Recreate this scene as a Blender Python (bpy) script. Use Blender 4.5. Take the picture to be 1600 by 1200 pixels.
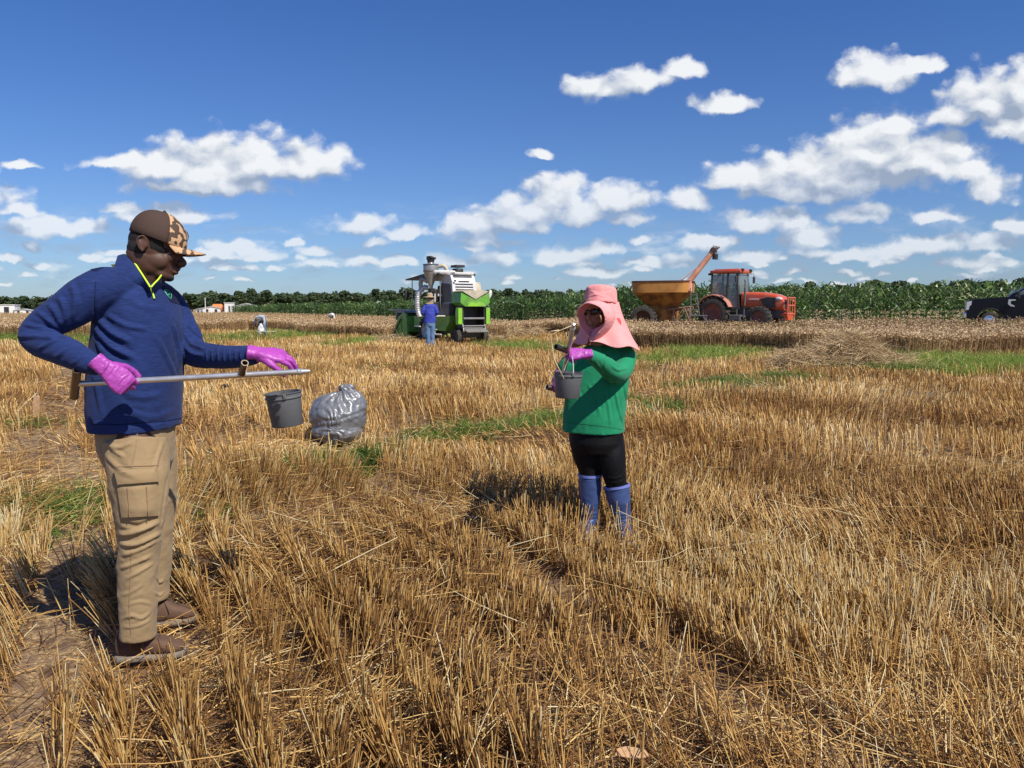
import bpy, bmesh, math, random
import numpy as np
from mathutils import Vector, Matrix
from mathutils.bvhtree import BVHTree

for o in list(bpy.data.objects):
    bpy.data.objects.remove(o, do_unlink=True)
scene = bpy.context.scene
COL = scene.collection
PI = math.pi
R = math.radians
rs = np.random.RandomState(7)
random.seed(7)

# ------------------------------------------------------------------ camera
CAM_H = 1.47
PITCH = R(5.6)
cam_d = bpy.data.cameras.new('camera')
cam = bpy.data.objects.new('camera', cam_d)
COL.objects.link(cam)
cam.location = (0, 0, CAM_H)
cam.rotation_euler = (PI/2 - PITCH, 0, 0)
cam_d.sensor_width = 36
cam_d.lens = 27.0
cam_d.clip_start = 0.05
cam_d.clip_end = 6000
scene.camera = cam

def ray(px, py):
    """direction of a photo pixel (1600x1200), forward component 1"""
    a = (px-800)/1200.0; b = -(py-600)/1200.0
    return Vector((a, math.cos(PITCH)+b*math.sin(PITCH), b*math.cos(PITCH)-math.sin(PITCH)))
def P(px, py, t):
    return Vector((0, 0, CAM_H)) + ray(px, py)*t
def G(px, py, z=0.0):
    d = ray(px, py)
    return Vector((0, 0, CAM_H)) + d*((z-CAM_H)/d.z)

# ------------------------------------------------------------------ light and sky
SUN_EL, SUN_AZ = R(50), R(137)      # azimuth clockwise from +Y: behind the camera on the right
sun_vec = Vector((math.sin(SUN_AZ)*math.cos(SUN_EL), math.cos(SUN_AZ)*math.cos(SUN_EL), math.sin(SUN_EL)))
sd = bpy.data.lights.new('sun', 'SUN'); sd.energy = 4.4; sd.angle = R(0.53); sd.color = (1.0, 0.93, 0.82)
sun = bpy.data.objects.new('sun', sd); COL.objects.link(sun)
sun.rotation_euler = sun_vec.to_track_quat('Z', 'Y').to_euler()
scene.view_settings.view_transform = 'Standard'
scene.view_settings.look = 'None'
scene.view_settings.exposure = 0.33
scene.view_settings.gamma = 1.0
scene.view_settings.use_curve_mapping = False
scene.cycles.max_bounces = 6
scene.cycles.transparent_max_bounces = 8

CLOUDS = [  # photo x, y, half width, half height
 (180,252,60,11),(250,262,80,24),(330,256,95,44),(400,250,85,40),(470,250,72,32),(520,246,36,17),(280,290,80,14),(370,288,60,18),
 (240,335,62,16),(300,335,50,14),(190,325,30,10),(75,354,95,17),(30,330,38,10),(35,258,24,7),
 (908,136,44,20),(985,126,46,24),(945,145,40,16),(1062,112,40,14),(1122,157,38,16),(1380,112,68,27),(1450,95,36,13),
 (1545,150,60,40),(1590,125,40,34),(1600,180,70,32),(1500,178,40,22),(1640,150,70,60),
 (1180,278,75,24),(1265,262,90,40),(1370,225,85,46),(1330,270,120,36),(1440,245,80,42),(1500,265,50,22),(1390,195,45,24),(1552,290,44,27),(1250,300,80,16),
 (870,296,48,34),(835,325,62,28),(962,312,58,26),(910,330,50,22),(745,346,52,24),(755,376,54,12),(985,341,38,13),(810,350,50,16),
 (1085,315,40,18),(838,243,16,7),(1338,330,50,19),(1470,337,48,12),(570,352,46,18),(638,365,34,11),(365,382,50,10),
 (1185,350,56,18),(1235,345,30,18),(880,398,64,17),(950,386,32,11),(770,402,44,13),(1265,370,50,22),(1465,380,56,17),(1395,390,44,13),
 (1555,380,46,15),(1585,350,34,14),(1100,380,44,13),(1070,405,40,11),(700,408,36,10),(490,412,34,8),(410,402,34,9),(560,408,30,8),(1000,375,20,7),
 (330,395,40,7),(620,410,34,8),(930,425,50,9),(1170,400,46,12),(1330,398,44,11),(1530,408,60,10),(1010,410,36,9),(-80,300,90,30),(-260,200,110,45),(1830,260,110,45),(1760,360,90,22),(1900,120,120,50),(-200,380,120,14)]

def build_world():
    w = bpy.data.worlds.new('World'); scene.world = w; w.use_nodes = True
    nt = w.node_tree; nt.nodes.clear()
    N = nt.nodes.new; L = nt.links.new
    def math_(op, a, b=None, clamp=False):
        n = N('ShaderNodeMath'); n.operation = op; n.use_clamp = clamp
        for i, v in enumerate((a, b)):
            if v is None: continue
            if isinstance(v, (int, float)): n.inputs[i].default_value = v
            else: L(v, n.inputs[i])
        return n.outputs[0]
    def vmath(op, a, b=None, c=None):
        n = N('ShaderNodeVectorMath'); n.operation = op
        for i, v in enumerate((a, b, c)):
            if v is None: continue
            if isinstance(v, (tuple, list)): n.inputs[i].default_value = v
            else: L(v, n.inputs[i])
        return n.outputs['Value'] if op == 'LENGTH' else n.outputs['Vector']
    # where the clouds stand, as a field over the sky (u = x/y, v = z/y), computed here and packed
    UW, V0, V1 = 1.7, -.03, .60; IW, IH = 2048, 400
    uu, vv = np.meshgrid(np.linspace(-UW, UW, IW), np.linspace(V0, V1, IH)); best = np.full(uu.shape, 9.0)
    rc_ = np.random.RandomState(41); lst = list(CLOUDS)
    for k_ in range(130):
        y_ = 444-70*rc_.rand()**1.3; sc_ = .35+.65*(444-y_)/70
        lst.append((-500+2600*rc_.rand(), y_, (10+26*rc_.rand())*sc_+5, (4+5*rc_.rand())*sc_+1.2))
    for (cx, cy, hw, hh) in lst:
        d = ray(cx, cy + hh*0.35); u0, w0 = d.x/d.y, d.z/d.y
        a = hw/1200.0*1.22; b = hh/1200.0*1.55
        q = (vv-w0)/b; q = np.maximum(q, -1.9*q); D = np.hypot((uu-u0)/a, q)
        h_ = np.clip(.5+.5*(D-best)/.14, 0, 1); best = D*(1-h_)+best*h_-.14*h_*(1-h_)
    Fi = np.clip(1-best, -1, 1)*.5+.5
    img = bpy.data.images.new('cloud_field', IW, IH, alpha=False, float_buffer=True); img.colorspace_settings.name = 'Non-Color'
    px_ = np.ones((IH, IW, 4), np.float32); px_[..., :3] = Fi[..., None]; img.pixels.foreach_set(px_.ravel()); img.update(); img.pack()

    tc = N('ShaderNodeTexCoord')
    sep = N('ShaderNodeSeparateXYZ'); L(tc.outputs['Generated'], sep.inputs[0])
    ya = math_('MAXIMUM', math_('ABSOLUTE', sep.outputs[1]), 0.08)
    u = math_('DIVIDE', sep.outputs[0], ya); v = math_('DIVIDE', sep.outputs[2], ya)
    cb = N('ShaderNodeCombineXYZ'); L(u, cb.inputs[0]); L(v, cb.inputs[1]); p = cb.outputs[0]
    def noise(vec, scale, detail, rough, dim='2D', out='Fac'):
        n = N('ShaderNodeTexNoise'); n.noise_dimensions = dim
        n.inputs['Scale'].default_value = scale; n.inputs['Detail'].default_value = detail; n.inputs['Roughness'].default_value = rough
        L(vec, n.inputs['Vector']); return n.outputs[out]
    # domain warp
    nz = vmath('SUBTRACT', noise(p, 9, 2, .5, out='Color'), (.5, .5, .5))
    wf = N('ShaderNodeMapRange'); wf.interpolation_type = 'SMOOTHSTEP'; wf.inputs['From Min'].default_value = .06; wf.inputs['From Max'].default_value = .26
    wf.inputs['To Min'].default_value = .22; wf.inputs['To Max'].default_value = 1.0; L(v, wf.inputs['Value'])
    sc = N('ShaderNodeVectorMath'); sc.operation = 'SCALE'; L(nz, sc.inputs[0]); L(wf.outputs[0], sc.inputs['Scale']); nz = sc.outputs[0]
    pw = vmath('MULTIPLY_ADD', nz, (.06, .035, 0), p)
    nz2 = vmath('SUBTRACT', noise(p, 30, 5, .55, out='Color'), (.5, .5, .5))
    pw = vmath('MULTIPLY_ADD', nz2, (.018, .016, 0), pw)
    off = (.007, .013, 0)
    pw2 = vmath('ADD', pw, (.012, .024, 0))
    def field(pp):
        m = N('ShaderNodeVectorMath'); m.operation = 'MULTIPLY_ADD'; L(pp, m.inputs[0])
        m.inputs[1].default_value = (1/(2*UW), 1/(V1-V0), 0); m.inputs[2].default_value = (.5, -V0/(V1-V0), 0)
        t = N('ShaderNodeTexImage'); t.image = img; t.extension = 'EXTEND'; t.interpolation = 'Cubic'; L(m.outputs[0], t.inputs[0])
        return math_('MULTIPLY', math_('SUBTRACT', t.outputs[0], .5), 2.0)
    F1 = field(pw); F2 = field(pw2)
    q1 = vmath('MULTIPLY_ADD', nz2, (.016, .016, 0), p); q2 = vmath('ADD', q1, off)
    def det(pp):
        ns = vmath('MULTIPLY', pp, (1, 1.4, 1))
        n1 = noise(ns, 26, 9, .57)
        vo = N('ShaderNodeTexVoronoi'); vo.voronoi_dimensions = '2D'; vo.feature = 'SMOOTH_F1'
        vo.inputs['Scale'].default_value = 34; vo.inputs['Smoothness'].default_value = .6
        L(ns, vo.inputs['Vector'])
        return math_('ADD', math_('MULTIPLY', math_('SUBTRACT', n1, .5), 1.0), math_('MULTIPLY', math_('SUBTRACT', .42, vo.outputs['Distance']), .55))
    def sstep(x, a, b):
        m = N('ShaderNodeMapRange'); m.interpolation_type = 'SMOOTHSTEP'
        m.inputs['From Min'].default_value = a; m.inputs['From Max'].default_value = b
        L(x, m.inputs['Value']); return m.outputs[0]
    d1 = det(q1); d2 = det(q2)
    D1 = math_('ADD', F1, d1)
    dens = sstep(D1, -.06, .50)
    # thin scattered low clouds toward the horizon
    st = vmath('MULTIPLY', p, (1, 3.2, 1))
    nlow = noise(st, 13, 9, .60)
    band = math_('MULTIPLY', sstep(v, .010, .04), math_('SUBTRACT', 1.0, sstep(v, .06, .15)))
    low = math_('MULTIPLY', sstep(nlow, .47, .72), band)
    low = math_('MULTIPLY', low, .62)
    dens = math_('MAXIMUM', dens, low)
    dens = math_('MULTIPLY', dens, sstep(v, -.002, .03))
    dens = math_('MULTIPLY', dens, math_('ADD', .66, math_('MULTIPLY', sstep(v, .04, .20), .30)))
    # light: bright where less cloud lies toward the sun, soft grey hollows and bases
    lit = math_('ADD', .56, math_('MULTIPLY', math_('SUBTRACT', d1, d2), .72))
    lit = math_('ADD', lit, math_('MULTIPLY', math_('SUBTRACT', F1, F2), .85))
    hollow = noise(vmath('MULTIPLY', pw, (1, 1.8, 1)), 15, 4, .5)
    lit = math_('SUBTRACT', lit, math_('MULTIPLY', math_('SUBTRACT', hollow, .5), 1.3), clamp=True)
    ramp = N('ShaderNodeValToRGB'); L(lit, ramp.inputs[0])
    e = ramp.color_ramp.elements
    e[0].position = .22; e[0].color = (.27, .33, .43, 1)
    e[1].position = 1.0; e[1].color = (.73, .745, .76, 1)
    k = e.new(.50); k.color = (.42, .47, .56, 1)
    k = e.new(.74); k.color = (.58, .61, .65, 1)
    sky = N('ShaderNodeTexSky'); sky.sky_type = 'NISHITA'; sky.sun_disc = False
    sky.sun_elevation = SUN_EL; sky.sun_rotation = SUN_AZ
    sky.altitude = 60; sky.air_density = 1.0; sky.dust_density = 0.35; sky.ozone_density = 3.0
    tint = N('ShaderNodeMix'); tint.data_type = 'RGBA'; tint.blend_type = 'MULTIPLY'; tint.inputs[0].default_value = 1
    L(sky.outputs[0], tint.inputs[6]); tint.inputs[7].default_value = (.055*SKY_K[0], .055*SKY_K[1], .055*SKY_K[2], 1)
    lowk = math_('SUBTRACT', 1.0, sstep(v, .0, .56))
    tm = N('ShaderNodeMix'); tm.data_type = 'RGBA'; L(lowk, tm.inputs[0])
    tm.inputs[6].default_value = (.055*SKY_K[0], .055*SKY_K[1], .055*SKY_K[2], 1); tm.inputs[7].default_value = (.055*.84, .055*1.08, .055*1.54, 1)
    L(tm.outputs[2], tint.inputs[7])
    mx = N('ShaderNodeMix'); mx.data_type = 'RGBA'; L(dens, mx.inputs[0])
    L(tint.outputs[2], mx.inputs[6]); L(ramp.outputs[0], mx.inputs[7])
    bg = N('ShaderNodeBackground'); L(mx.outputs[2], bg.inputs[0]); bg.inputs[1].default_value = 1.0
    out = N('ShaderNodeOutputWorld'); L(bg.outputs[0], out.inputs[0])
SKY_K = (.53, .95, 1.66)
build_world()
scene.world.cycles.sampling_method = 'NONE'

# ------------------------------------------------------------------ materials
def mat(name, col, rough=.7, metal=0.0, var=.12, vscale=6.0, bump=0.0, bscale=60.0, spec=.5, col2=None, stretch=None, coat=0.0, transl=0.0, detail=5, thresh=None, bdist=.01, dust=0.0):
    m = bpy.data.materials.new(name); m.use_nodes = True
    nt = m.node_tree; b = nt.nodes['Principled BSDF']
    b.inputs['Roughness'].default_value = rough; b.inputs['Metallic'].default_value = metal
    b.inputs['Specular IOR Level'].default_value = spec; b.inputs['Coat Weight'].default_value = coat
    tc = nt.nodes.new('ShaderNodeTexCoord'); mp = nt.nodes.new('ShaderNodeMapping')
    nt.links.new(tc.outputs['Object'], mp.inputs[0])
    if stretch: mp.inputs['Scale'].default_value = stretch
    n = nt.nodes.new('ShaderNodeTexNoise'); n.inputs['Scale'].default_value = vscale; n.inputs['Detail'].default_value = detail
    nt.links.new(mp.outputs[0], n.inputs['Vector'])
    r = nt.nodes.new('ShaderNodeValToRGB'); nt.links.new(n.outputs[0], r.inputs[0])
    c = col
    if col2 is None:
        r.color_ramp.elements[0].position = .3; r.color_ramp.elements[1].position = .7
        r.color_ramp.elements[0].color = (c[0]*(1-var), c[1]*(1-var), c[2]*(1-var), 1)
        r.color_ramp.elements[1].color = (min(1, c[0]*(1+var)), min(1, c[1]*(1+var)), min(1, c[2]*(1+var)), 1)
    else:
        t = thresh or (.42, .6)
        r.color_ramp.elements[0].position = t[0]; r.color_ramp.elements[1].position = t[1]
        r.color_ramp.elements[0].color = (*col, 1); r.color_ramp.elements[1].color = (*col2, 1)
    nt.links.new(r.outputs[0], b.inputs['Base Color'])
    if dust:
        nd = nt.nodes.new('ShaderNodeTexNoise'); nd.inputs['Scale'].default_value = 3.5; nd.inputs['Detail'].default_value = 8; nd.inputs['Roughness'].default_value = .7; nt.links.new(tc.outputs['Object'], nd.inputs['Vector'])
        mr = nt.nodes.new('ShaderNodeMapRange'); mr.inputs['From Min'].default_value = .38; mr.inputs['From Max'].default_value = .72; mr.inputs['To Max'].default_value = dust; nt.links.new(nd.outputs[0], mr.inputs[0])
        mxd = nt.nodes.new('ShaderNodeMix'); mxd.data_type = 'RGBA'; nt.links.new(mr.outputs[0], mxd.inputs[0]); nt.links.new(r.outputs[0], mxd.inputs[6]); mxd.inputs[7].default_value = (.30, .23, .15, 1)
        nt.links.new(mxd.outputs[2], b.inputs['Base Color'])
    if bump:
        n2 = nt.nodes.new('ShaderNodeTexNoise'); n2.inputs['Scale'].default_value = bscale; n2.inputs['Detail'].default_value = 4
        nt.links.new(mp.outputs[0], n2.inputs['Vector'])
        bp = nt.nodes.new('ShaderNodeBump'); bp.inputs['Strength'].default_value = bump; bp.inputs['Distance'].default_value = bdist
        nt.links.new(n2.outputs[0], bp.inputs['Height']); nt.links.new(bp.outputs[0], b.inputs['Normal'])
    return m

def tone_mat(name, stops, rough=.75, transl=.15, spec=.3):
    """colour from the per-stalk attribute 'tone' through a ramp"""
    m = bpy.data.materials.new(name); m.use_nodes = True
    nt = m.node_tree; b = nt.nodes['Principled BSDF']; out = nt.nodes['Material Output']
    a = nt.nodes.new('ShaderNodeAttribute'); a.attribute_name = 'tone'
    r = nt.nodes.new('ShaderNodeValToRGB'); nt.links.new(a.outputs['Fac'], r.inputs[0])
    e = r.color_ramp.elements
    e[0].position = stops[0][0]; e[0].color = (*stops[0][1], 1)
    e[1].position = stops[-1][0]; e[1].color = (*stops[-1][1], 1)
    for p_, c_ in stops[1:-1]:
        k = e.new(p_); k.color = (*c_, 1)
    nt.links.new(r.outputs[0], b.inputs['Base Color'])
    b.inputs['Roughness'].default_value = rough; b.inputs['Specular IOR Level'].default_value = spec
    if transl:
        t = nt.nodes.new('ShaderNodeBsdfTranslucent'); nt.links.new(r.outputs[0], t.inputs[0])
        mx = nt.nodes.new('ShaderNodeMixShader'); mx.inputs[0].default_value = transl
        nt.links.new(b.outputs[0], mx.inputs[1]); nt.links.new(t.outputs[0], mx.inputs[2]); nt.links.new(mx.outputs[0], out.inputs[0])
    return m

# ------------------------------------------------------------------ mesh helpers
def V(*a): return Vector(a)
class MB:
    def __init__(s): s.v = []; s.f = []
    def add(s, vs, fs):
        k = len(s.v); s.v += [tuple(v) for v in vs]; s.f += [tuple(i+k for i in f) for f in fs]; return s
    def box(s, c, d, rot=None, bev=0.0):
        hx, hy, hz = d[0]/2, d[1]/2, d[2]/2
        c = Vector(c)
        if bev <= 0:
            vs = [V(x, y, z) for x in (-hx, hx) for y in (-hy, hy) for z in (-hz, hz)]
            fs = [(0,1,3,2),(4,6,7,5),(0,4,5,1),(2,3,7,6),(0,2,6,4),(1,5,7,3)]
        else:
            bm = bmesh.new(); bmesh.ops.create_cube(bm, size=1)
            for v in bm.verts: v.co = V(v.co.x*d[0], v.co.y*d[1], v.co.z*d[2])
            bmesh.ops.bevel(bm, geom=bm.edges[:], offset=min(bev, min(d)*.45), segments=2, profile=.6, affect='EDGES')
            bm.verts.index_update(); vs = [v.co.copy() for v in bm.verts]; fs = [[v.index for v in f.verts] for f in bm.faces]; bm.free()
        if rot is not None: vs = [rot @ v for v in vs]
        return s.add([v+c for v in vs], fs)
    def prism(s, pts, y0, y1, ax='y', rot=None, off=(0,0,0)):
        """outline pts (a,b) extruded: ax y -> (a, y, b); z -> (a,b,z); x -> (x,a,b)"""
        f = {'y': lambda a, b, t: V(a, t, b), 'z': lambda a, b, t: V(a, b, t), 'x': lambda a, b, t: V(t, a, b)}[ax]
        n = len(pts); vs = [f(a, b, y0) for a, b in pts] + [f(a, b, y1) for a, b in pts]
        if rot is not None: vs = [rot @ v for v in vs]
        vs = [v+Vector(off) for v in vs]
        return s.add(vs, [tuple(range(n)), tuple(range(2*n-1, n-1, -1))] + [(i, (i+1) % n + 0, (i+1) % n + n, i+n)[::-1] for i in range(n)])
    def cyl(s, p0, p1, r0, r1=None, n=12, cap=True):
        return s.tube([p0, p1], [r0, r0 if r1 is None else r1], n, cap)
    def tube(s, path, rad, n=10, cap=True, flat=1.0, up=None):
        path = [Vector(p) for p in path]
        if not isinstance(rad, (list, tuple)): rad = [rad]*len(path)
        k = len(path); vs = []
        t0 = (path[1]-path[0]).normalized()
        ref = Vector(up) if up is not None else (V(0,0,1) if abs(t0.z) < .9 else V(1,0,0))
        a = (ref - t0*ref.dot(t0)).normalized()
        for i in range(k):
            t = (path[min(i+1, k-1)] - path[max(i-1, 0)]).normalized()
            a = (a - t*a.dot(t)).normalized(); b = t.cross(a)
            for j in range(n):
                th = 2*PI*j/n; vs.append(path[i] + (a*math.cos(th)*flat + b*math.sin(th))*rad[i])
        fs = [(i*n+j, i*n+(j+1) % n, (i+1)*n+(j+1) % n, (i+1)*n+j) for i in range(k-1) for j in range(n)]
        if cap: fs += [tuple(range(n))[::-1], tuple((k-1)*n+j for j in range(n))]
        return s.add(vs, fs)
    def loft(s, rings, n=24, cap=True, pw=2.0):
        """rings: (center, vecU, vecV)"""
        vs = []
        for c, u_, v_ in rings:
            for j in range(n):
                th = 2*PI*j/n; cs, sn = math.cos(th), math.sin(th)
                if pw != 2.0:
                    cs = math.copysign(abs(cs)**(2/pw), cs); sn = math.copysign(abs(sn)**(2/pw), sn)
                vs.append(Vector(c) + Vector(u_)*cs + Vector(v_)*sn)
        k = len(rings)
        fs = [(i*n+j, i*n+(j+1) % n, (i+1)*n+(j+1) % n, (i+1)*n+j) for i in range(k-1) for j in range(n)]
        if cap: fs += [tuple(range(n))[::-1], tuple((k-1)*n+j for j in range(n))]
        return s.add(vs, fs)
    def ell(s, c, ax, n=16, m=10):
        """ellipsoid: ax = three vectors"""
        c = Vector(c); a, b, d = [Vector(x) for x in ax]; vs = [c+d]; 
        for i in range(1, m):
            ph = PI*i/m
            for j in range(n):
                th = 2*PI*j/n; vs.append(c + a*math.sin(ph)*math.cos(th) + b*math.sin(ph)*math.sin(th) + d*math.cos(ph))
        vs.append(c-d); e = len(vs)-1
        fs = [(0, 1+j, 1+(j+1) % n) for j in range(n)]
        fs += [(1+i*n+j, 1+(i+1)*n+j, 1+(i+1)*n+(j+1) % n, 1+i*n+(j+1) % n) for i in range(m-2) for j in range(n)]
        fs += [(e, 1+(m-2)*n+(j+1) % n, 1+(m-2)*n+j) for j in range(n)]
        return s.add(vs, fs)
    def sph(s, c, r, n=14, m=9): return s.ell(c, (V(r,0,0), V(0,r,0), V(0,0,r)), n, m)
    def lathe(s, prof, c=(0,0,0), ax=(0,0,1), n=24, cap=False):
        ax = Vector(ax).normalized(); q = V(0,0,1).rotation_difference(ax); c = Vector(c); vs = []
        for r, h in prof:
            for j in range(n):
                th = 2*PI*j/n; vs.append(c + q @ V(r*math.cos(th), r*math.sin(th), h))
        k = len(prof)
        fs = [(i*n+j, i*n+(j+1) % n, (i+1)*n+(j+1) % n, (i+1)*n+j) for i in range(k-1) for j in range(n)]
        if cap: fs += [tuple(range(n))[::-1], tuple((k-1)*n+j for j in range(n))]
        return s.add(vs, fs)
    def build(s, name, m, parent=None, origin=None, smooth=False, fix=True):
        me = bpy.data.meshes.new(name)
        o0 = Vector(origin) if origin is not None else V(0,0,0)
        me.from_pydata([(v[0]-o0.x, v[1]-o0.y, v[2]-o0.z) for v in s.v], [], s.f)
        if fix:
            bm = bmesh.new(); bm.from_mesh(me); bmesh.ops.recalc_face_normals(bm, faces=bm.faces[:]); bm.to_mesh(me); bm.free()
        if smooth is True:
            me.polygons.foreach_set('use_smooth', [True]*len(me.polygons))
        me.update()
        o = bpy.data.objects.new(name, me); COL.objects.link(o)
        if m: me.materials.append(m)
        if smooth == 'auto':
            me.polygons.foreach_set('use_smooth', [True]*len(me.polygons)); me.set_sharp_from_angle(angle=R(35))
        if parent: o.parent = parent
        return o

def np_mesh(name, verts, faces4, m, tone=None, smooth=False, faces3=None):
    me = bpy.data.meshes.new(name)
    nv = len(verts); nf = len(faces4)
    me.vertices.add(nv); me.vertices.foreach_set('co', np.asarray(verts, np.float32).ravel())
    me.loops.add(nf*4); me.loops.foreach_set('vertex_index', np.asarray(faces4, np.int32).ravel())
    me.polygons.add(nf); me.polygons.foreach_set('loop_start', np.arange(0, nf*4, 4, dtype=np.int32))
    if smooth: me.polygons.foreach_set('use_smooth', np.ones(nf, dtype=bool))
    me.update(calc_edges=True)
    if tone is not None:
        at = me.attributes.new('tone', 'FLOAT', 'POINT'); at.data.foreach_set('value', np.asarray(tone, np.float32))
    me.materials.append(m)
    o = bpy.data.objects.new(name, me); COL.objects.link(o)
    return o

def tag(o, label=None, cat=None, group=None, kind=None):
    if label: o['label'] = label
    if cat: o['category'] = cat
    if group: o['group'] = group
    if kind: o['kind'] = kind
    return o
def empty(name, loc, rz=0, label=None, cat=None, group=None):
    o = bpy.data.objects.new(name, None); COL.objects.link(o); o.empty_display_size = .2
    o.location = loc; o.rotation_euler = (0, 0, rz)
    return tag(o, label, cat, group)
def smoothstep(x): x = np.clip(x, 0, 1); return x*x*(3-2*x)
def H(x, y):
    """height of the land"""
    x = np.asarray(x, float); y = np.asarray(y, float)
    h = .5*smoothstep((y-31)/6)*smoothstep((x+1)/10)
    q_ = x*.883+y*.47; s_ = x*.47-y*.883; w_ = .07*np.sin(s_*1.7)+.05*np.sin(s_*4.1+1); nr = np.clip((11-y)/4, 0, 1)*np.clip(y, 0, 1)
    h = h - nr*.075*np.exp(-((q_-2.06+w_)/.12)**2) - nr*.05*np.exp(-((q_-3.45-w_)/.11)**2)
    h = h + .02*np.sin(x*1.3+.5)*np.sin(y*.9) + .012*np.sin(x*3.1+y*2.3)
    return h
def catmull(pts, k=5):
    pts = [np.array(p, float) for p in pts]; out = []
    for i in range(len(pts)-1):
        p0 = pts[max(i-1, 0)]; p1 = pts[i]; p2 = pts[i+1]; p3 = pts[min(i+2, len(pts)-1)]
        for j in range(k):
            t = j/k; out.append(.5*((2*p1)+(-p0+p2)*t+(2*p0-5*p1+4*p2-p3)*t*t+(-p0+3*p1-3*p2+p3)*t**3))
    out.append(pts[-1]); return out
def limb(mb, pts, n=16, k=5, flat=1.0, up=None, round_end=True):
    """pts: (Vector, radius) smooth tapered tube"""
    a = catmull([(*p, r) for p, r in pts], k)
    path = [V(*q[:3]) for q in a]; rad = [float(q[3]) for q in a]
    if round_end:
        t = (path[-1]-path[-2]).normalized(); r = rad[-1]
        path += [path[-1]+t*r*.5, path[-1]+t*r*.85]; rad += [r*.85, r*.45]
        t = (path[0]-path[1]).normalized(); r = rad[0]
        path = [path[0]+t*r*.85, path[0]+t*r*.5]+path; rad = [r*.45, r*.85]+rad
    mb.tube(path, rad, n, True, flat, up)

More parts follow.
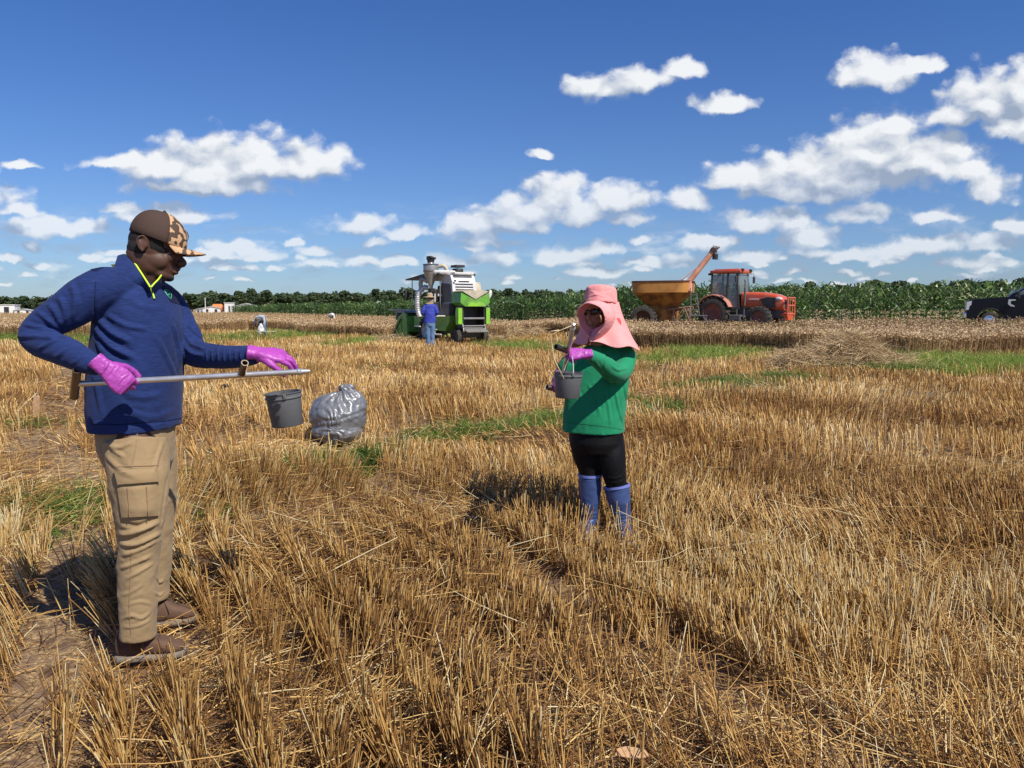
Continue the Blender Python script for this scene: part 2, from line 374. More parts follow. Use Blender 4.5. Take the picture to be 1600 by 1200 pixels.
class Surf:
    """a remeshed closed surface whose vertices can be pushed about before it is linked"""
    def __init__(s, mb, voxel, smooth=4):
        me = bpy.data.meshes.new('tmp'); me.from_pydata(mb.v, [], mb.f)
        bm = bmesh.new(); bm.from_mesh(me); bmesh.ops.recalc_face_normals(bm, faces=bm.faces[:]); bm.to_mesh(me); bm.free()
        o = bpy.data.objects.new('tmp', me); COL.objects.link(o)
        md = o.modifiers.new('r', 'REMESH'); md.mode = 'VOXEL'; md.voxel_size = voxel
        if smooth:
            ms = o.modifiers.new('s', 'SMOOTH'); ms.factor = .5; ms.iterations = smooth
        dg = bpy.context.evaluated_depsgraph_get()
        s.me = bpy.data.meshes.new_from_object(o.evaluated_get(dg))
        bpy.data.objects.remove(o); bpy.data.meshes.remove(me)
        s.get()
    def get(s):
        n = len(s.me.vertices); s.co = np.zeros(n*3, np.float32); s.me.vertices.foreach_get('co', s.co); s.co = s.co.reshape(-1, 3)
        s.no = np.zeros(n*3, np.float32); s.me.vertex_normals.foreach_get('vector', s.no); s.no = s.no.reshape(-1, 3)
        s._bvh = None
    def put(s):
        s.me.vertices.foreach_set('co', s.co.ravel()); s.me.update(); s.get()
    def bvh(s):
        if s._bvh is None:
            s._bvh = BVHTree.FromPolygons([tuple(map(float, c)) for c in s.co], [tuple(p.vertices) for p in s.me.polygons])
        return s._bvh
    def hit(s, px, py):
        """point of the surface seen at a photo pixel, and its normal"""
        loc, nor, i, d = s.bvh().ray_cast(V(0,0,CAM_H), ray(px, py).normalized())
        return loc, nor
    def folds(s, lst):
        """lst: (list of photo pixels, width m, height m): ridges (or creases when negative)"""
        add = np.zeros(len(s.co))
        for pts, w, h in lst:
            c = [q for q in catmull(pts, 4)]
            hp = [s.hit(q[0], q[1])[0] for q in c]; hp = [np.array(p) for p in hp if p is not None]
            if len(hp) < 2: continue
            lo = np.min(hp, 0)-3*w; hi = np.max(hp, 0)+3*w
            idx = np.where(np.all((s.co > lo) & (s.co < hi), 1))[0]
            if len(idx) == 0: continue
            co = s.co[idx]; best = np.full(len(idx), 9.0); tt = np.zeros(len(idx)); m = len(hp)-1
            for i in range(m):
                a, b = hp[i], hp[i+1]; ab = b-a; L2 = ab.dot(ab)+1e-12
                t = np.clip(((co-a) @ ab)/L2, 0, 1); d = np.linalg.norm(co-(a+t[:, None]*ab), axis=1)
                k = d < best; best[k] = d[k]; tt[k] = (i+t[k])/m
            taper = np.clip(np.minimum(tt, 1-tt)*4+.15, 0, 1)
            x = best/w
            add[idx] += h*taper*(np.exp(-x*x) - .35*np.exp(-((x-1.7)/.8)**2))
        s.co += s.no*add[:, None].astype(np.float32); s.put()
    def rumple(s, amp, freq, seed=0, aniso=(1,1,1)):
        r = np.random.RandomState(seed); a = np.zeros(len(s.co))
        c = s.co*np.array(aniso)
        for k in range(14):
            d = r.normal(size=3); d /= np.linalg.norm(d); f = freq*(1+.9*r.rand())*(1.0 if k < 7 else 2.1)
            ph = c @ d*f + 1.2*np.sin(c @ r.normal(size=3)*freq*.5 + r.rand()*6) + r.rand()*6
            a += (1-np.abs(np.sin(ph)))**2*(1.0 if k < 7 else .45)
        a -= a.mean(); a /= (a.std()+1e-9)
        s.co += s.no*(amp*a)[:, None].astype(np.float32); s.put()
    def build(s, name, m, parent, origin):
        s.co -= np.array(origin, np.float32); s.me.vertices.foreach_set('co', s.co.ravel()); s.me.update()
        s.me.name = name; s.me.polygons.foreach_set('use_smooth', np.ones(len(s.me.polygons), dtype=bool))
        s.me.materials.clear(); s.me.materials.append(m)
        o = bpy.data.objects.new(name, s.me); COL.objects.link(o)
        if parent: o.parent = parent
        return o
    def patch(s, quad, nu, nv, lift, thick, mb=None, bulge=0.0):
        """a cloth piece laid on the surface: quad = 4 photo pixels (TL, TR, BR, BL)"""
        mb = mb or MB(); top = []; ok = True
        for j in range(nv+1):
            for i in range(nu+1):
                a, b = i/nu, j/nv
                x = (quad[0][0]*(1-a)+quad[1][0]*a)*(1-b)+(quad[3][0]*(1-a)+quad[2][0]*a)*b
                y = (quad[0][1]*(1-a)+quad[1][1]*a)*(1-b)+(quad[3][1]*(1-a)+quad[2][1]*a)*b
                loc, nor = s.hit(x, y)
                if loc is None: top.append(None); continue
                if nor.dot(ray(x, y)) > 0: nor = -nor
                e = min(a, 1-a, b, 1-b)
                top.append((loc, nor, lift + bulge*min(1, e*5)))
        good = [q for q in top if q is not None]
        if not good: return mb
        mn = sum((q[1] for q in good), V(0,0,0)).normalized()
        vs = []; last = good[0]
        for q in top:
            q = q or last; last = q; vs.append(q[0]+mn*q[2])
        lo = [v-mn*thick for v in vs]; n = len(vs); W = nu+1
        fs = [(j*W+i, j*W+i+1, (j+1)*W+i+1, (j+1)*W+i) for j in range(nv) for i in range(nu)]
        fb = [tuple(k+n for k in f[::-1]) for f in fs]
        ring = [i for i in range(W)]+[j*W+nu for j in range(1, nv+1)]+[nv*W+i for i in range(nu-1, -1, -1)]+[j*W for j in range(nv-1, 0, -1)]
        side = [(ring[i], ring[i-1], ring[i-1]+n, ring[i]+n) for i in range(len(ring))]
        return mb.add(vs+lo, fs+fb+side)
    def cord(s, pts, r, mb=None, lift=None, k=6, n=6):
        mb = mb or MB(); path = []
        for q in catmull(pts, k):
            loc, nor = s.hit(q[0], q[1])
            if loc is None: continue
            if nor.dot(ray(q[0], q[1])) > 0: nor = -nor
            path.append(loc+nor*(lift if lift is not None else r*.3))
        if len(path) > 1: mb.tube(path, r, n)
        return mb
# ================================================================== LAND
DV = np.array([.47, -.883]); NV = np.array([.883, .47])       # drill rows run along DV
def qs(x, y): return x*NV[0]+y*NV[1], x*DV[0]+y*DV[1]

def ground_material():
    m = bpy.data.materials.new('soil_with_chaff'); m.use_nodes = True
    nt = m.node_tree; b = nt.nodes['Principled BSDF']; b.inputs['Roughness'].default_value = .95; b.inputs['Specular IOR Level'].default_value = .1
    tc = nt.nodes.new('ShaderNodeTexCoord')
    def nz(scale, det, src=tc.outputs['Object'], rough=.6):
        n = nt.nodes.new('ShaderNodeTexNoise'); n.inputs['Scale'].default_value = scale; n.inputs['Detail'].default_value = det
        n.inputs['Roughness'].default_value = rough; nt.links.new(src, n.inputs['Vector']); return n.outputs[0]
    def ramp(src, st):
        r = nt.nodes.new('ShaderNodeValToRGB'); nt.links.new(src, r.inputs[0]); e = r.color_ramp.elements
        e[0].position, e[0].color = st[0][0], (*st[0][1], 1); e[1].position, e[1].color = st[-1][0], (*st[-1][1], 1)
        for p_, c_ in st[1:-1]: k = e.new(p_); k.color = (*c_, 1)
        return r.outputs[0]
    soil = ramp(nz(5, 8), [(.3, (.085, .052, .034)), (.5, (.165, .108, .07)), (.72, (.30, .21, .145))])
    chaff = ramp(nz(70, 6, rough=.75), [(.35, (.10, .06, .03)), (.52, (.33, .22, .11)), (.66, (.62, .46, .26))])
    fine = ramp(nz(14, 5), [(.42, (0, 0, 0)), (.55, (1, 1, 1))])
    mx = nt.nodes.new('ShaderNodeMix'); mx.data_type = 'RGBA'; nt.links.new(fine, mx.inputs[0]); nt.links.new(soil, mx.inputs[6]); nt.links.new(chaff, mx.inputs[7])
    # the far, unharvested field is tan
    sp = nt.nodes.new('ShaderNodeSeparateXYZ'); nt.links.new(tc.outputs['Object'], sp.inputs[0])
    mr = nt.nodes.new('ShaderNodeMapRange'); mr.inputs['From Min'].default_value = 34; mr.inputs['From Max'].default_value = 60; nt.links.new(sp.outputs[1], mr.inputs[0])
    far = ramp(nz(.12, 8), [(.35, (.20, .16, .07)), (.5, (.36, .26, .14)), (.65, (.42, .31, .18))])
    m2 = nt.nodes.new('ShaderNodeMix'); m2.data_type = 'RGBA'; nt.links.new(mr.outputs[0], m2.inputs[0]); nt.links.new(mx.outputs[2], m2.inputs[6]); nt.links.new(far, m2.inputs[7])
    nt.links.new(m2.outputs[2], b.inputs['Base Color'])
    bp = nt.nodes.new('ShaderNodeBump'); bp.inputs['Distance'].default_value = .02; bp.inputs['Strength'].default_value = .7
    nt.links.new(nz(35, 8), bp.inputs['Height']); nt.links.new(bp.outputs[0], b.inputs['Normal'])
    return m
def axis(fine, n, far):
    a = np.linspace(0, fine, n); s = fine/n; out = list(a)
    while out[-1] < far: s *= 1.22; out.append(out[-1]+s)
    return np.array(out)
def row_profile(x, y):
    q, s = qs(x, y)
    return .012*np.cos(2*PI*q/.19)*np.clip(1-np.hypot(x, y)/14, 0, 1)
ax = axis(9, 190, 2500); xs = np.concatenate([-ax[:0:-1], ax]); ys = np.concatenate([-axis(4, 10, 800)[:0:-1], axis(11, 230, 2500)])
X, Y = np.meshgrid(xs, ys)
Z = H(X, Y) + row_profile(X, Y) - .015
nx, ny = len(xs), len(ys)
idx = np.arange(nx*ny).reshape(ny, nx)
F4 = np.stack([idx[:-1, :-1], idx[:-1, 1:], idx[1:, 1:], idx[1:, :-1]], -1).reshape(-1, 4)
gr = np_mesh('ground', np.stack([X, Y, Z], -1).reshape(-1, 3), F4, ground_material(), smooth=True)
tag(gr, kind='structure')

# ---- zones ----------------------------------------------------------
ALLEY = np.array([(-9, 1.0), (-6.5, 3.5), (-4.1, 5.9), (-2.1, 7.9), (.3, 10.2), (2.6, 13.2), (5.2, 16.6), (9, 20.6), (14, 25)])
def poly_dist(x, y, pl):
    d = np.full(np.shape(x), 1e9)
    for i in range(len(pl)-1):
        a, b = pl[i], pl[i+1]; ab = b-a; L2 = ab @ ab
        t = np.clip(((x-a[0])*ab[0]+(y-a[1])*ab[1])/L2, 0, 1)
        d = np.minimum(d, np.hypot(x-a[0]-t*ab[0], y-a[1]-t*ab[1]))
    return d
def lownoise(x, y, f, seed):
    r = np.random.RandomState(seed); v = np.zeros(np.shape(x))
    for k in range(6):
        a = r.rand()*6.28; g = f*(.6+1.2*r.rand()); v = v + np.sin((x*math.cos(a)+y*math.sin(a))*g+r.rand()*6.28 + .8*np.sin((x*math.sin(a)-y*math.cos(a))*g*.7+r.rand()*6))
    return v/2.6
WF = [(-900,520),(-300,522),(0,523),(150,522),(250,518),(300,515),(390,511),(440,512),(470,518),(600,524),(640,519),(720,515),(765,526),(860,521),(960,532),(1000,538),(1080,539),(1160,539),(1250,545),(1330,546),(1420,549),(1520,546),(1600,545),(2000,546),(2600,540)]
WFG = [G(a, b, .2 + (.0 if a < 900 else .03)) for a, b in WF]
WU = np.array([p.x/p.y for p in WFG]); WY = np.array([p.y for p in WFG])
def wheat_front(x, y): return np.interp(x/np.maximum(y, .1), WU, WY)
BARE = [((-5.35, 8.4), .55, 1.5), ((-2.9, 5.0), .55, 1.0)]
def stub_density(x, y):
    q, s = qs(x, y)
    wob = .07*np.sin(s*1.7)+.05*np.sin(s*4.1+1)
    d = np.ones(np.shape(x))
    al = poly_dist(x, y, ALLEY)
    aw = .42+.16*lownoise(x, y, 1.5, 3)+.012*y
    beyond = (x*.68 - y*.73) < (-4.1*.68-5.9*.73)     # far side of the alley
    # tractor path on the left
    wpath = np.where(beyond, .42, .25)
    pc = np.where(beyond, -.62, -.24)
    d *= 1-.97*np.exp(-(((q-pc+wob)/wpath)**4))
    d *= 1-.97*np.exp(-(((q-2.06+wob)/.15)**4))*(~beyond)
    d *= 1-.85*np.exp(-(((q-3.45-wob)/.10)**4))*(~beyond)
    for g0 in (.66, 1.36, 2.74, 4.3): d *= 1-.80*np.exp(-(((q-g0+wob*.7)/.085)**4))*(~beyond)
    for g0 in (5.3, 7.1, 8.9): d *= 1-.8*np.exp(-(((q-g0+wob)/.12)**4))
    for g0 in (1.6, 3.6, -2.6, -4.6): d *= 1-.8*np.exp(-(((q-g0+wob)/.16)**4))*beyond
    d *= 1-.96*np.exp(-((al/aw)**4))
    d *= np.clip(.75+.5*lownoise(x, y, 2.2, 5), .12, 1)
    for (px, py, rx, ry, n_, h_, t_) in GRASS:
        if n_ < 800: continue
        c = G(px, py, .1 if py > 560 else .25); d = d*(1-.85*np.exp(-(((x-c.x)/(rx*.9))**2+((y-c.y)/(ry*.9))**2)**2))
    for (px, py, rx, ry) in FLAT:
        c = G(px, py); d = d*(1-.82*np.exp(-(((x-c.x)/rx)**2+((y-c.y)/ry)**2)**2))
    # trodden spot round the shoes of the man
    d *= 1-.97*np.exp(-(((x+1.42)/.42)**2+((y-3.0)/.34)**2)**2)
    d *= 1-.6*np.exp(-(((x+1.2)/.30)**2+((y-3.5)/.30)**2)**2)
    d *= np.where(y > wheat_front(x, y)-.1, 0, 1)
    return d
FLAT = [(1400, 1130, .55, .32), (1560, 1040, .4, .3), (560, 1120, .42, .22), (330, 1060, .22, .2), (900, 1150, .3, .15), (760, 800, .4, .4), (1180, 860, .5, .3)]
KEEP = []      # (x, y, radius, factor): feet of things that stand in the stubble
def keep_clear(x, y):
    k = np.ones(np.shape(x))
    for a, b, r, f in KEEP: k *= np.where(np.hypot(x-a, y-b) < r, f, 1)
    return k

def ribbons(base, dirs, L, W, tone, bend, sides=2, segs=2, taper=.7, tip=None):
    """many stalks at once -> verts, quads, tone"""
    n = len(base); dirs = dirs/np.linalg.norm(dirs, axis=1, keepdims=True)
    rnd = rs.normal(size=(n, 3)); a = np.cross(dirs, rnd); a /= np.linalg.norm(a, axis=1, keepdims=True)+1e-9; b = np.cross(dirs, a)
    vs = np.zeros((n, segs+1, sides, 3), np.float32)
    for i in range(segs+1):
        t = i/segs; c = base + dirs*(L*t)[:, None] + bend*(L*t*t)[:, None]
        w = W*(1-(1-taper)*t)
        for j in range(sides):
            th = 2*PI*j/sides; vs[:, i, j] = c + (a*math.cos(th)+b*math.sin(th))*(w*.5)[:, None]
    k = np.arange(n)[:, None]*((segs+1)*sides); fs = []
    for i in range(segs):
        for j in range(sides if sides > 2 else 1):
            j2 = (j+1) % sides
            fs.append(np.stack([k[:, 0]+i*sides+j, k[:, 0]+i*sides+j2, k[:, 0]+(i+1)*sides+j2, k[:, 0]+(i+1)*sides+j], -1))
    tn = np.repeat(tone, (segs+1)*sides) if tip is None else np.stack([np.repeat(tone[:, None], sides, 1)+(tip-tone)[:, None]*(i/segs) for i in range(segs+1)], 1).ravel()
    return vs.reshape(-1, 3), np.concatenate(fs), tn
class Batch:
    def __init__(s): s.v = []; s.f = []; s.t = []; s.n = 0
    def add(s, r): s.v.append(r[0]); s.f.append(r[1]+s.n); s.t.append(r[2]); s.n += len(r[0])
    def build(s, name, m, origin=None):
        v = np.concatenate(s.v)
        if origin is not None: v = v-np.array(origin, np.float32)
        return np_mesh(name, v, np.concatenate(s.f), m, np.concatenate(s.t))

def sample_wedge(n, y0, y1, power, marg=1.6, uw=.74):
    """n random ground points in the view wedge, density falling as y^-power (per area)"""
    k = 2-power
    u = rs.rand(n)
    if abs(k) < 1e-3: y = y0*(y1/y0)**u
    else: y = (y0**k+(y1**k-y0**k)*u)**(1/k)
    x = (rs.rand(n)*2-1)*(uw*y+marg)
    return x, y

straw_mat = tone_mat('straw', [(0, (.055, .026, .014)), (.28, (.17, .082, .033)), (.5, (.37, .19, .058)), (.72, (.67, .40, .125)), (.9, (.84, .60, .24)), (1, (.90, .76, .44))], rough=.55, transl=.12, spec=.35)
def stubble_batch():
    bt = Batch(); cnt = 0
    for (y0, y1, n, power, sides, segs) in ((1.75, 6.5, 165000, .8, 3, 1), (6.5, 16, 200000, 1.3, 2, 1), (16, 48, 300000, 1.6, 2, 1)):
        x, y = sample_wedge(n, y0, y1, power)
        # snap to the drill rows
        q, s = qs(x, y)
        row = np.round(q/.19)*.19; sp = .018+.004*np.maximum(0, y-6)*.3
        q2 = row + rs.normal(size=n)*sp; s2 = s
        x = q2*NV[0]+s2*DV[0]; y = q2*NV[1]+s2*DV[1]
        den = stub_density(x, y)*keep_clear(x, y)
        # clumps along the row
        clump = .5+.5*np.sin(s*26+row*57+3*np.sin(s*7+row*31))
        k = rs.rand(n) < den*(.20+.90*clump**1.4)
        x, y, row, s = x[k], y[k], row[k], s[k]; m = len(x)
        # lean field
        lx = -.07+lownoise(x, y, 1.4, 11)*.24 + rs.normal(size=m)*.13; ly = lownoise(x, y, 1.4, 12)*.16 + rs.normal(size=m)*.12
        # trampled spots lean strongly
        tr = np.clip(lownoise(x, y, 1.1, 21)-.62, 0, 1)*1.8
        lx += tr*lownoise(x, y, .8, 22)*1.3+tr*rs.normal(size=m)*.6; ly += tr*lownoise(x, y, .8, 23)*1.3+tr*rs.normal(size=m)*.6
        # stalks beside a gap hang into it
        q = x*NV[0]+y*NV[1]
        for g0 in (2.06, 3.45, -.1, .66, 1.36, 2.74):
            dq = q-g0; e = np.exp(-(dq/.22)**2)*np.sign(dq)*-.38
            lx += e*NV[0]*rs.rand(m); ly += e*NV[1]*rs.rand(m)
        d = np.stack([lx, ly, np.ones(m)], -1)
        Ln = (.212+.045*lownoise(x, y, 1.9, 31)+.028*rs.normal(size=m)).clip(.07, .34)
        Ln *= np.where(rs.rand(m) < .12, .55, 1)
        W = (.0041+.0022*rs.rand(m))*np.maximum(1, y/5.5)**.66
        tone = (.64+.12*lownoise(x, y, 1.2, 41)+.20*rs.normal(size=m)).clip(.05, 1)
        tone = np.where((x*NV[0]+y*NV[1] < -.45) & (y < 6), tone+.13, tone).clip(0, 1)
        z = H(x, y)-.01
        bend = rs.normal(size=(m, 3))*.07; bend[:, 2] = 0
        bt.add(ribbons(np.stack([x, y, z], -1), d, Ln, W, tone, bend, sides, segs, .85)); cnt += m
        if y0 < 10:   # loose sheaths and broken leaves on the stalks
            kk = rs.rand(m) < (.95 if y0 < 5 else .45); mm = kk.sum()
            b0 = np.stack([x, y, z+Ln*rs.rand(m)**1.5*.7], -1)[kk]
            dd = rs.normal(size=(mm, 3)); dd[:, 2] = dd[:, 2]*.6+.15
            bd = rs.normal(size=(mm, 3))*.5; bd[:, 2] -= .5
            bt.add(ribbons(b0, dd, .03+.09*rs.rand(mm), (.0035+.004*rs.rand(mm))*np.maximum(1, y[kk]/6)**.7, (.27+.18*rs.normal(size=mm)).clip(.03, 1), bd, 2, 2, .3))
    return bt, cnt
def litter_batch():
    bt = Batch()
    for (y0, y1, n, power, segs) in ((1.75, 6.5, 120000, .6, 2), (6.5, 16, 110000, 1.2, 1), (16, 46, 90000, 1.5, 1)):
        x, y = sample_wedge(n, y0, y1, power)
        den = stub_density(x, y); al = poly_dist(x, y, ALLEY)
        q, s = qs(x, y)
        path = np.exp(-(((q+.30)/.22)**4))*(y < 9)
        want = np.where(al < .7, 1.0, .8)*(1-.82*path)*(1-.9*np.exp(-((q-2.06)/.13)**4)*(y < 8))*np.clip(.8+.4*lownoise(x, y, 2.0, 77), .2, 1)
        for (bx, by), r1, r2 in BARE: want = want*(1-.9*np.exp(-(((x-bx)/r1)**2+((y-by)/r2)**2)))
        want *= (y < wheat_front(x, y)+.3)
        k = rs.rand(n) < want; x, y, den, al = x[k], y[k], den[k], al[k]; m = len(x)
        fld = lownoise(x, y, 1.0, 51)*3+rs.normal(size=m)*.9
        d = np.stack([np.cos(fld), np.sin(fld), rs.normal(size=m)*.16+.06], -1)
        z = H(x, y)+np.abs(rs.normal(size=m))*.022*(1+den)
        Ln = .03+.13*rs.rand(m)**1.6+np.where(rs.rand(m) < .06, .15, 0)
        W = (.0025+.0035*rs.rand(m)**2)*np.maximum(1, y/5)**.7
        tone = (.34+.13*lownoise(x, y, 1.6, 61)+.25*rs.normal(size=m)).clip(.02, 1)
        tone = np.where(al < .8, tone+.22, tone).clip(0, 1)
        bd = rs.normal(size=(m, 3))*.25; bd[:, 2] = 0
        bt.add(ribbons(np.stack([x, y, z], -1), d, Ln, W, tone, bd, 2, segs, .8))
    # thick mat of cut straw between the rows close by
    n = 60000; x, y = sample_wedge(n, 1.75, 7.0, .8); q, s = qs(x, y)
    pt = np.exp(-(((q+.27)/.24)**4))
    for g0 in (.66, 1.36, 2.74): pt = np.maximum(pt, .75*np.exp(-((q-g0)/.08)**4))
    want = (1-.85*pt)*np.clip(.45+.75*lownoise(x, y, 1.7, 91), .08, 1)*(1-.9*np.exp(-((q-2.06)/.15)**4))
    fl_ = np.zeros(n)
    for (px, py, rx, ry) in FLAT:
        c = G(px, py); fl_ = np.maximum(fl_, np.exp(-(((x-c.x)/rx)**2+((y-c.y)/ry)**2)**2))
    want = np.maximum(want, fl_)
    k = rs.rand(n) < want; x, y, fl_ = x[k], y[k], fl_[k]; m = len(x)
    fld = lownoise(x, y, .9, 52)*2.5+rs.normal(size=m)*.8; d = np.stack([np.cos(fld), np.sin(fld), rs.normal(size=m)*.22+.12], -1)
    bd = rs.normal(size=(m, 3))*.22; bt.add(ribbons(np.stack([x, y, H(x, y)+.09*rs.rand(m)**1.4], -1), d, .07+.19*rs.rand(m), .0028+.0026*rs.rand(m), (.52+.20*fl_+.25*rs.normal(size=m)).clip(.03, 1), bd, 3, 2, .7))
    # long loose straws lying over the stubble
    n = 2600; x, y = sample_wedge(n, 1.9, 10, 1.0); k = keep_clear(x, y) > .5; x, y = x[k], y[k]; n = len(x)
    a = rs.rand(n)*6.28; d = np.stack([np.cos(a), np.sin(a), rs.normal(size=n)*.25], -1)
    bt.add(ribbons(np.stack([x, y, H(x, y)+.03+.17*rs.rand(n)*np.clip(stub_density(x, y)*1.3, .1, 1)], -1), d, .18+.3*rs.rand(n), .0035+.0015*rs.rand(n), (.82+.12*rs.normal(size=n)).clip(.4, 1), rs.normal(size=(n, 3))*.12, 3, 3, .7))
    return bt

grass_mat = tone_mat('weeds', [(0, (.030, .055, .012)), (.35, (.065, .12, .022)), (.6, (.115, .20, .035)), (.82, (.21, .31, .05)), (1, (.32, .40, .08))], rough=.5, transl=.35, spec=.3)
# patches: photo x, y, radius x (m), radius y (m), count, height, tone
GRASS = [(0,790,1.0,.55,2600,.10,.52),(60,760,.7,.35,1500,.12,.55),(130,775,.5,.3,1200,.12,.5),(20,650,.5,.45,900,.10,.45),(230,760,.5,.3,700,.14,.5),
 (300,735,.5,.35,900,.13,.5),(380,730,.5,.3,700,.12,.6),(400,690,.5,.3,300,.08,.6),(505,712,.36,.3,1500,.17,.52),(570,705,.3,.25,1300,.2,.36),(600,690,.5,.4,500,.1,.5),(700,668,.55,.6,1900,.13,.45),
 (800,660,.8,.5,1700,.14,.62),(855,648,.5,.6,1700,.16,.6),(780,664,.3,.3,900,.16,.5),(1000,625,.7,1.0,2200,.18,.48),(940,640,.4,.5,500,.14,.5),(1150,600,1.1,1.0,3800,.22,.50),(1230,590,1.0,1.0,3200,.22,.52),(1110,598,.7,.8,1300,.2,.4),
 (1330,572,.8,.8,2200,.25,.45),(1415,576,.7,.8,1600,.22,.30),(1500,560,2.9,3.2,12000,.30,.90),(1590,556,2.6,3.2,9000,.30,.92),(1440,566,1.0,1.2,1800,.25,.8),(1060,547,2.2,1.8,5200,.3,.86),(1120,543,1.6,2.0,4000,.3,.9),(1020,552,1.4,1.5,1500,.25,.7),(960,556,1.0,1.5,700,.2,.6),
 (560,528,1.5,3.0,1800,.32,.8),(480,519,1.6,4.0,2400,.35,.8),(430,516,1.8,4.0,1800,.35,.75),(390,524,2.6,3.0,1700,.22,.6),(60,523,9,5,5000,.4,.62),(-60,523,9,5,3000,.4,.62),(840,534,1.8,3.0,1800,.3,.8),(790,531,1.5,3,900,.3,.7),(500,560,1.2,1.5,500,.14,.5),(580,556,1,1.4,500,.14,.5),
 (340,520,4,4,1600,.3,.6),(1290,560,.8,.8,500,.2,.5),(330,800,.2,.3,260,.14,.6),(690,700,.3,.3,300,.1,.4),(180,530,5,3,900,.25,.6),(240,590,.7,1.0,300,.12,.5)]
def grass_batch():
    bt = Batch()
    for (px, py, rx, ry, n, h, tn) in GRASS:
        c = G(px, py, .1 if py > 560 else .25)
        if py > 600: rx *= 1.25; ry *= 1.25
        a = rs.rand(n)*6.28; r = np.sqrt(rs.rand(n))*(1+.35*np.sin(a*3+px)+.2*np.sin(a*5))
        # tufts
        n = int(n*2.1); a = rs.rand(n)*6.28; r = np.sqrt(rs.rand(n))*(1+.35*np.sin(a*3+px)+.2*np.sin(a*5)); h *= 1.15 if py > 580 else 1.3
        x = c.x+np.cos(a)*r*rx; y = c.y+np.sin(a)*r*ry
        tx = np.round(x/.13)*.13; ty = np.round(y/.13)*.13
        x = tx+rs.normal(size=n)*.035+.04*np.sin(tx*91+ty*37); y = ty+rs.normal(size=n)*.035+.04*np.sin(tx*53-ty*71)
        k = (keep_clear(x, y) > .5) & (rs.rand(n) < np.clip(.75+.9*lownoise(x, y, 2.6 if py > 580 else 1.1, 17), .05, 1)); k &= rs.rand(n) < .45+.8*np.sin(tx*7+ty*9+np.sin(tx*3)*2)*np.sin(tx*17+ty*29); x, y, tx, ty = x[k], y[k], tx[k], ty[k]; m = len(x)
        if m == 0: continue
        d = rs.normal(size=(m, 3))*.38; d[:, 2] = 1
        bend = rs.normal(size=(m, 3))*.35; bend[:, 2] = -np.abs(bend[:, 2])-.15
        yy = max(1.0, c.y/8.0)
        bt.add(ribbons(np.stack([x, y, H(x, y)-.01], -1), d, h*(.5+.9*rs.rand(m)), (.006+.006*rs.rand(m))*yy**.6, (tn+.12+.16*rs.normal(size=m)+.14*np.sin(tx*41+ty*23)).clip(0, 1), bend, 2, 2, .25))
    return bt

wheat_mat = tone_mat('standing_wheat', [(0, (.11, .07, .035)), (.3, (.24, .15, .075)), (.55, (.42, .275, .13)), (.8, (.64, .455, .25)), (1, (.80, .63, .40))], rough=.7, transl=.12, spec=.2)
def wheat_batch():
    bt = Batch()
    def plants(x, y, rowk=1.0):
        m = len(x); z = H(x, y)-.02; hgt = (.67+.05*lownoise(x, y, .5, 71)+.06*rs.normal(size=m)).clip(.42, .95)
        lod = (y/30)**.6
        d = rs.normal(size=(m, 3))*.10; d[:, 2] = 1
        tone = (.46+.10*lownoise(x, y, .5, 72)+.13*rs.normal(size=m)).clip(0, 1)
        b0 = np.stack([x, y, z], -1); dn = d/np.linalg.norm(d, axis=1, keepdims=True)
        bt.add(ribbons(b0, d, hgt, (.010+.006*rs.rand(m))*lod, tone*.95, np.zeros((m, 3)), 2, 1, .8))
        # leaves
        k = rs.rand(m) < .5; mm = k.sum(); dl = rs.normal(size=(mm, 3)); dl[:, 2] = .3+.5*rs.rand(mm)
        bt.add(ribbons((b0+dn*(hgt*(.2+.6*rs.rand(m)))[:, None])[k], dl, .12+.15*rs.rand(mm), .014*lod[k], (tone[k]+.05).clip(0, 1), np.tile([0, 0, -.7], (mm, 1)), 2, 2, .3))
        # ears, nodding
        de = rs.normal(size=(m, 3))*.6; de[:, 2] = .75
        bt.add(ribbons(b0+dn*hgt[:, None]*.97, de, .085+.03*rs.rand(m), (.022+.010*rs.rand(m))*lod, (tone+.34).clip(0, 1), np.tile([0, 0, -.45], (m, 1)), 2, 2, .55))
    # the edge facing us: dense
    n = 52000; u = -.86+1.72*rs.rand(n); yf = np.interp(u, WU, WY); y = yf+np.abs(rs.normal(size=n))*1.1; x = u*y
    k = wheat_keep(x, y) & (keep_clear(x, y) > .5); plants(x[k], y[k])
    n = 90000; u = -.86+1.72*rs.rand(n); yf = np.interp(u, WU, WY)
    back = wheat_back(u); y = 1/(1/yf+(1/back-1/yf)*rs.rand(n)); x = u*y
    k = wheat_keep(x, y) & (keep_clear(x, y) > .5); plants(x[k], y[k])
    return bt
def wheat_back(u):
    return np.interp(u, [-.9, -.36, -.30, -.17, -.03, .06, .11, .2, .3, .5, .6, .7, .9], [190, 215, 150, 88, 55, 46, 37.0, 34.2, 34.4, 35.6, 34.8, 34.8, 36])
def wheat_keep(x, y):
    k = np.ones(len(x), bool)
    # the plot combine stands on cut ground
    k &= ~((np.abs(x+3.2) < 3.4) & (y > 29) & (y < 38) & (x > -5.4) & (x < -1.0))
    return k
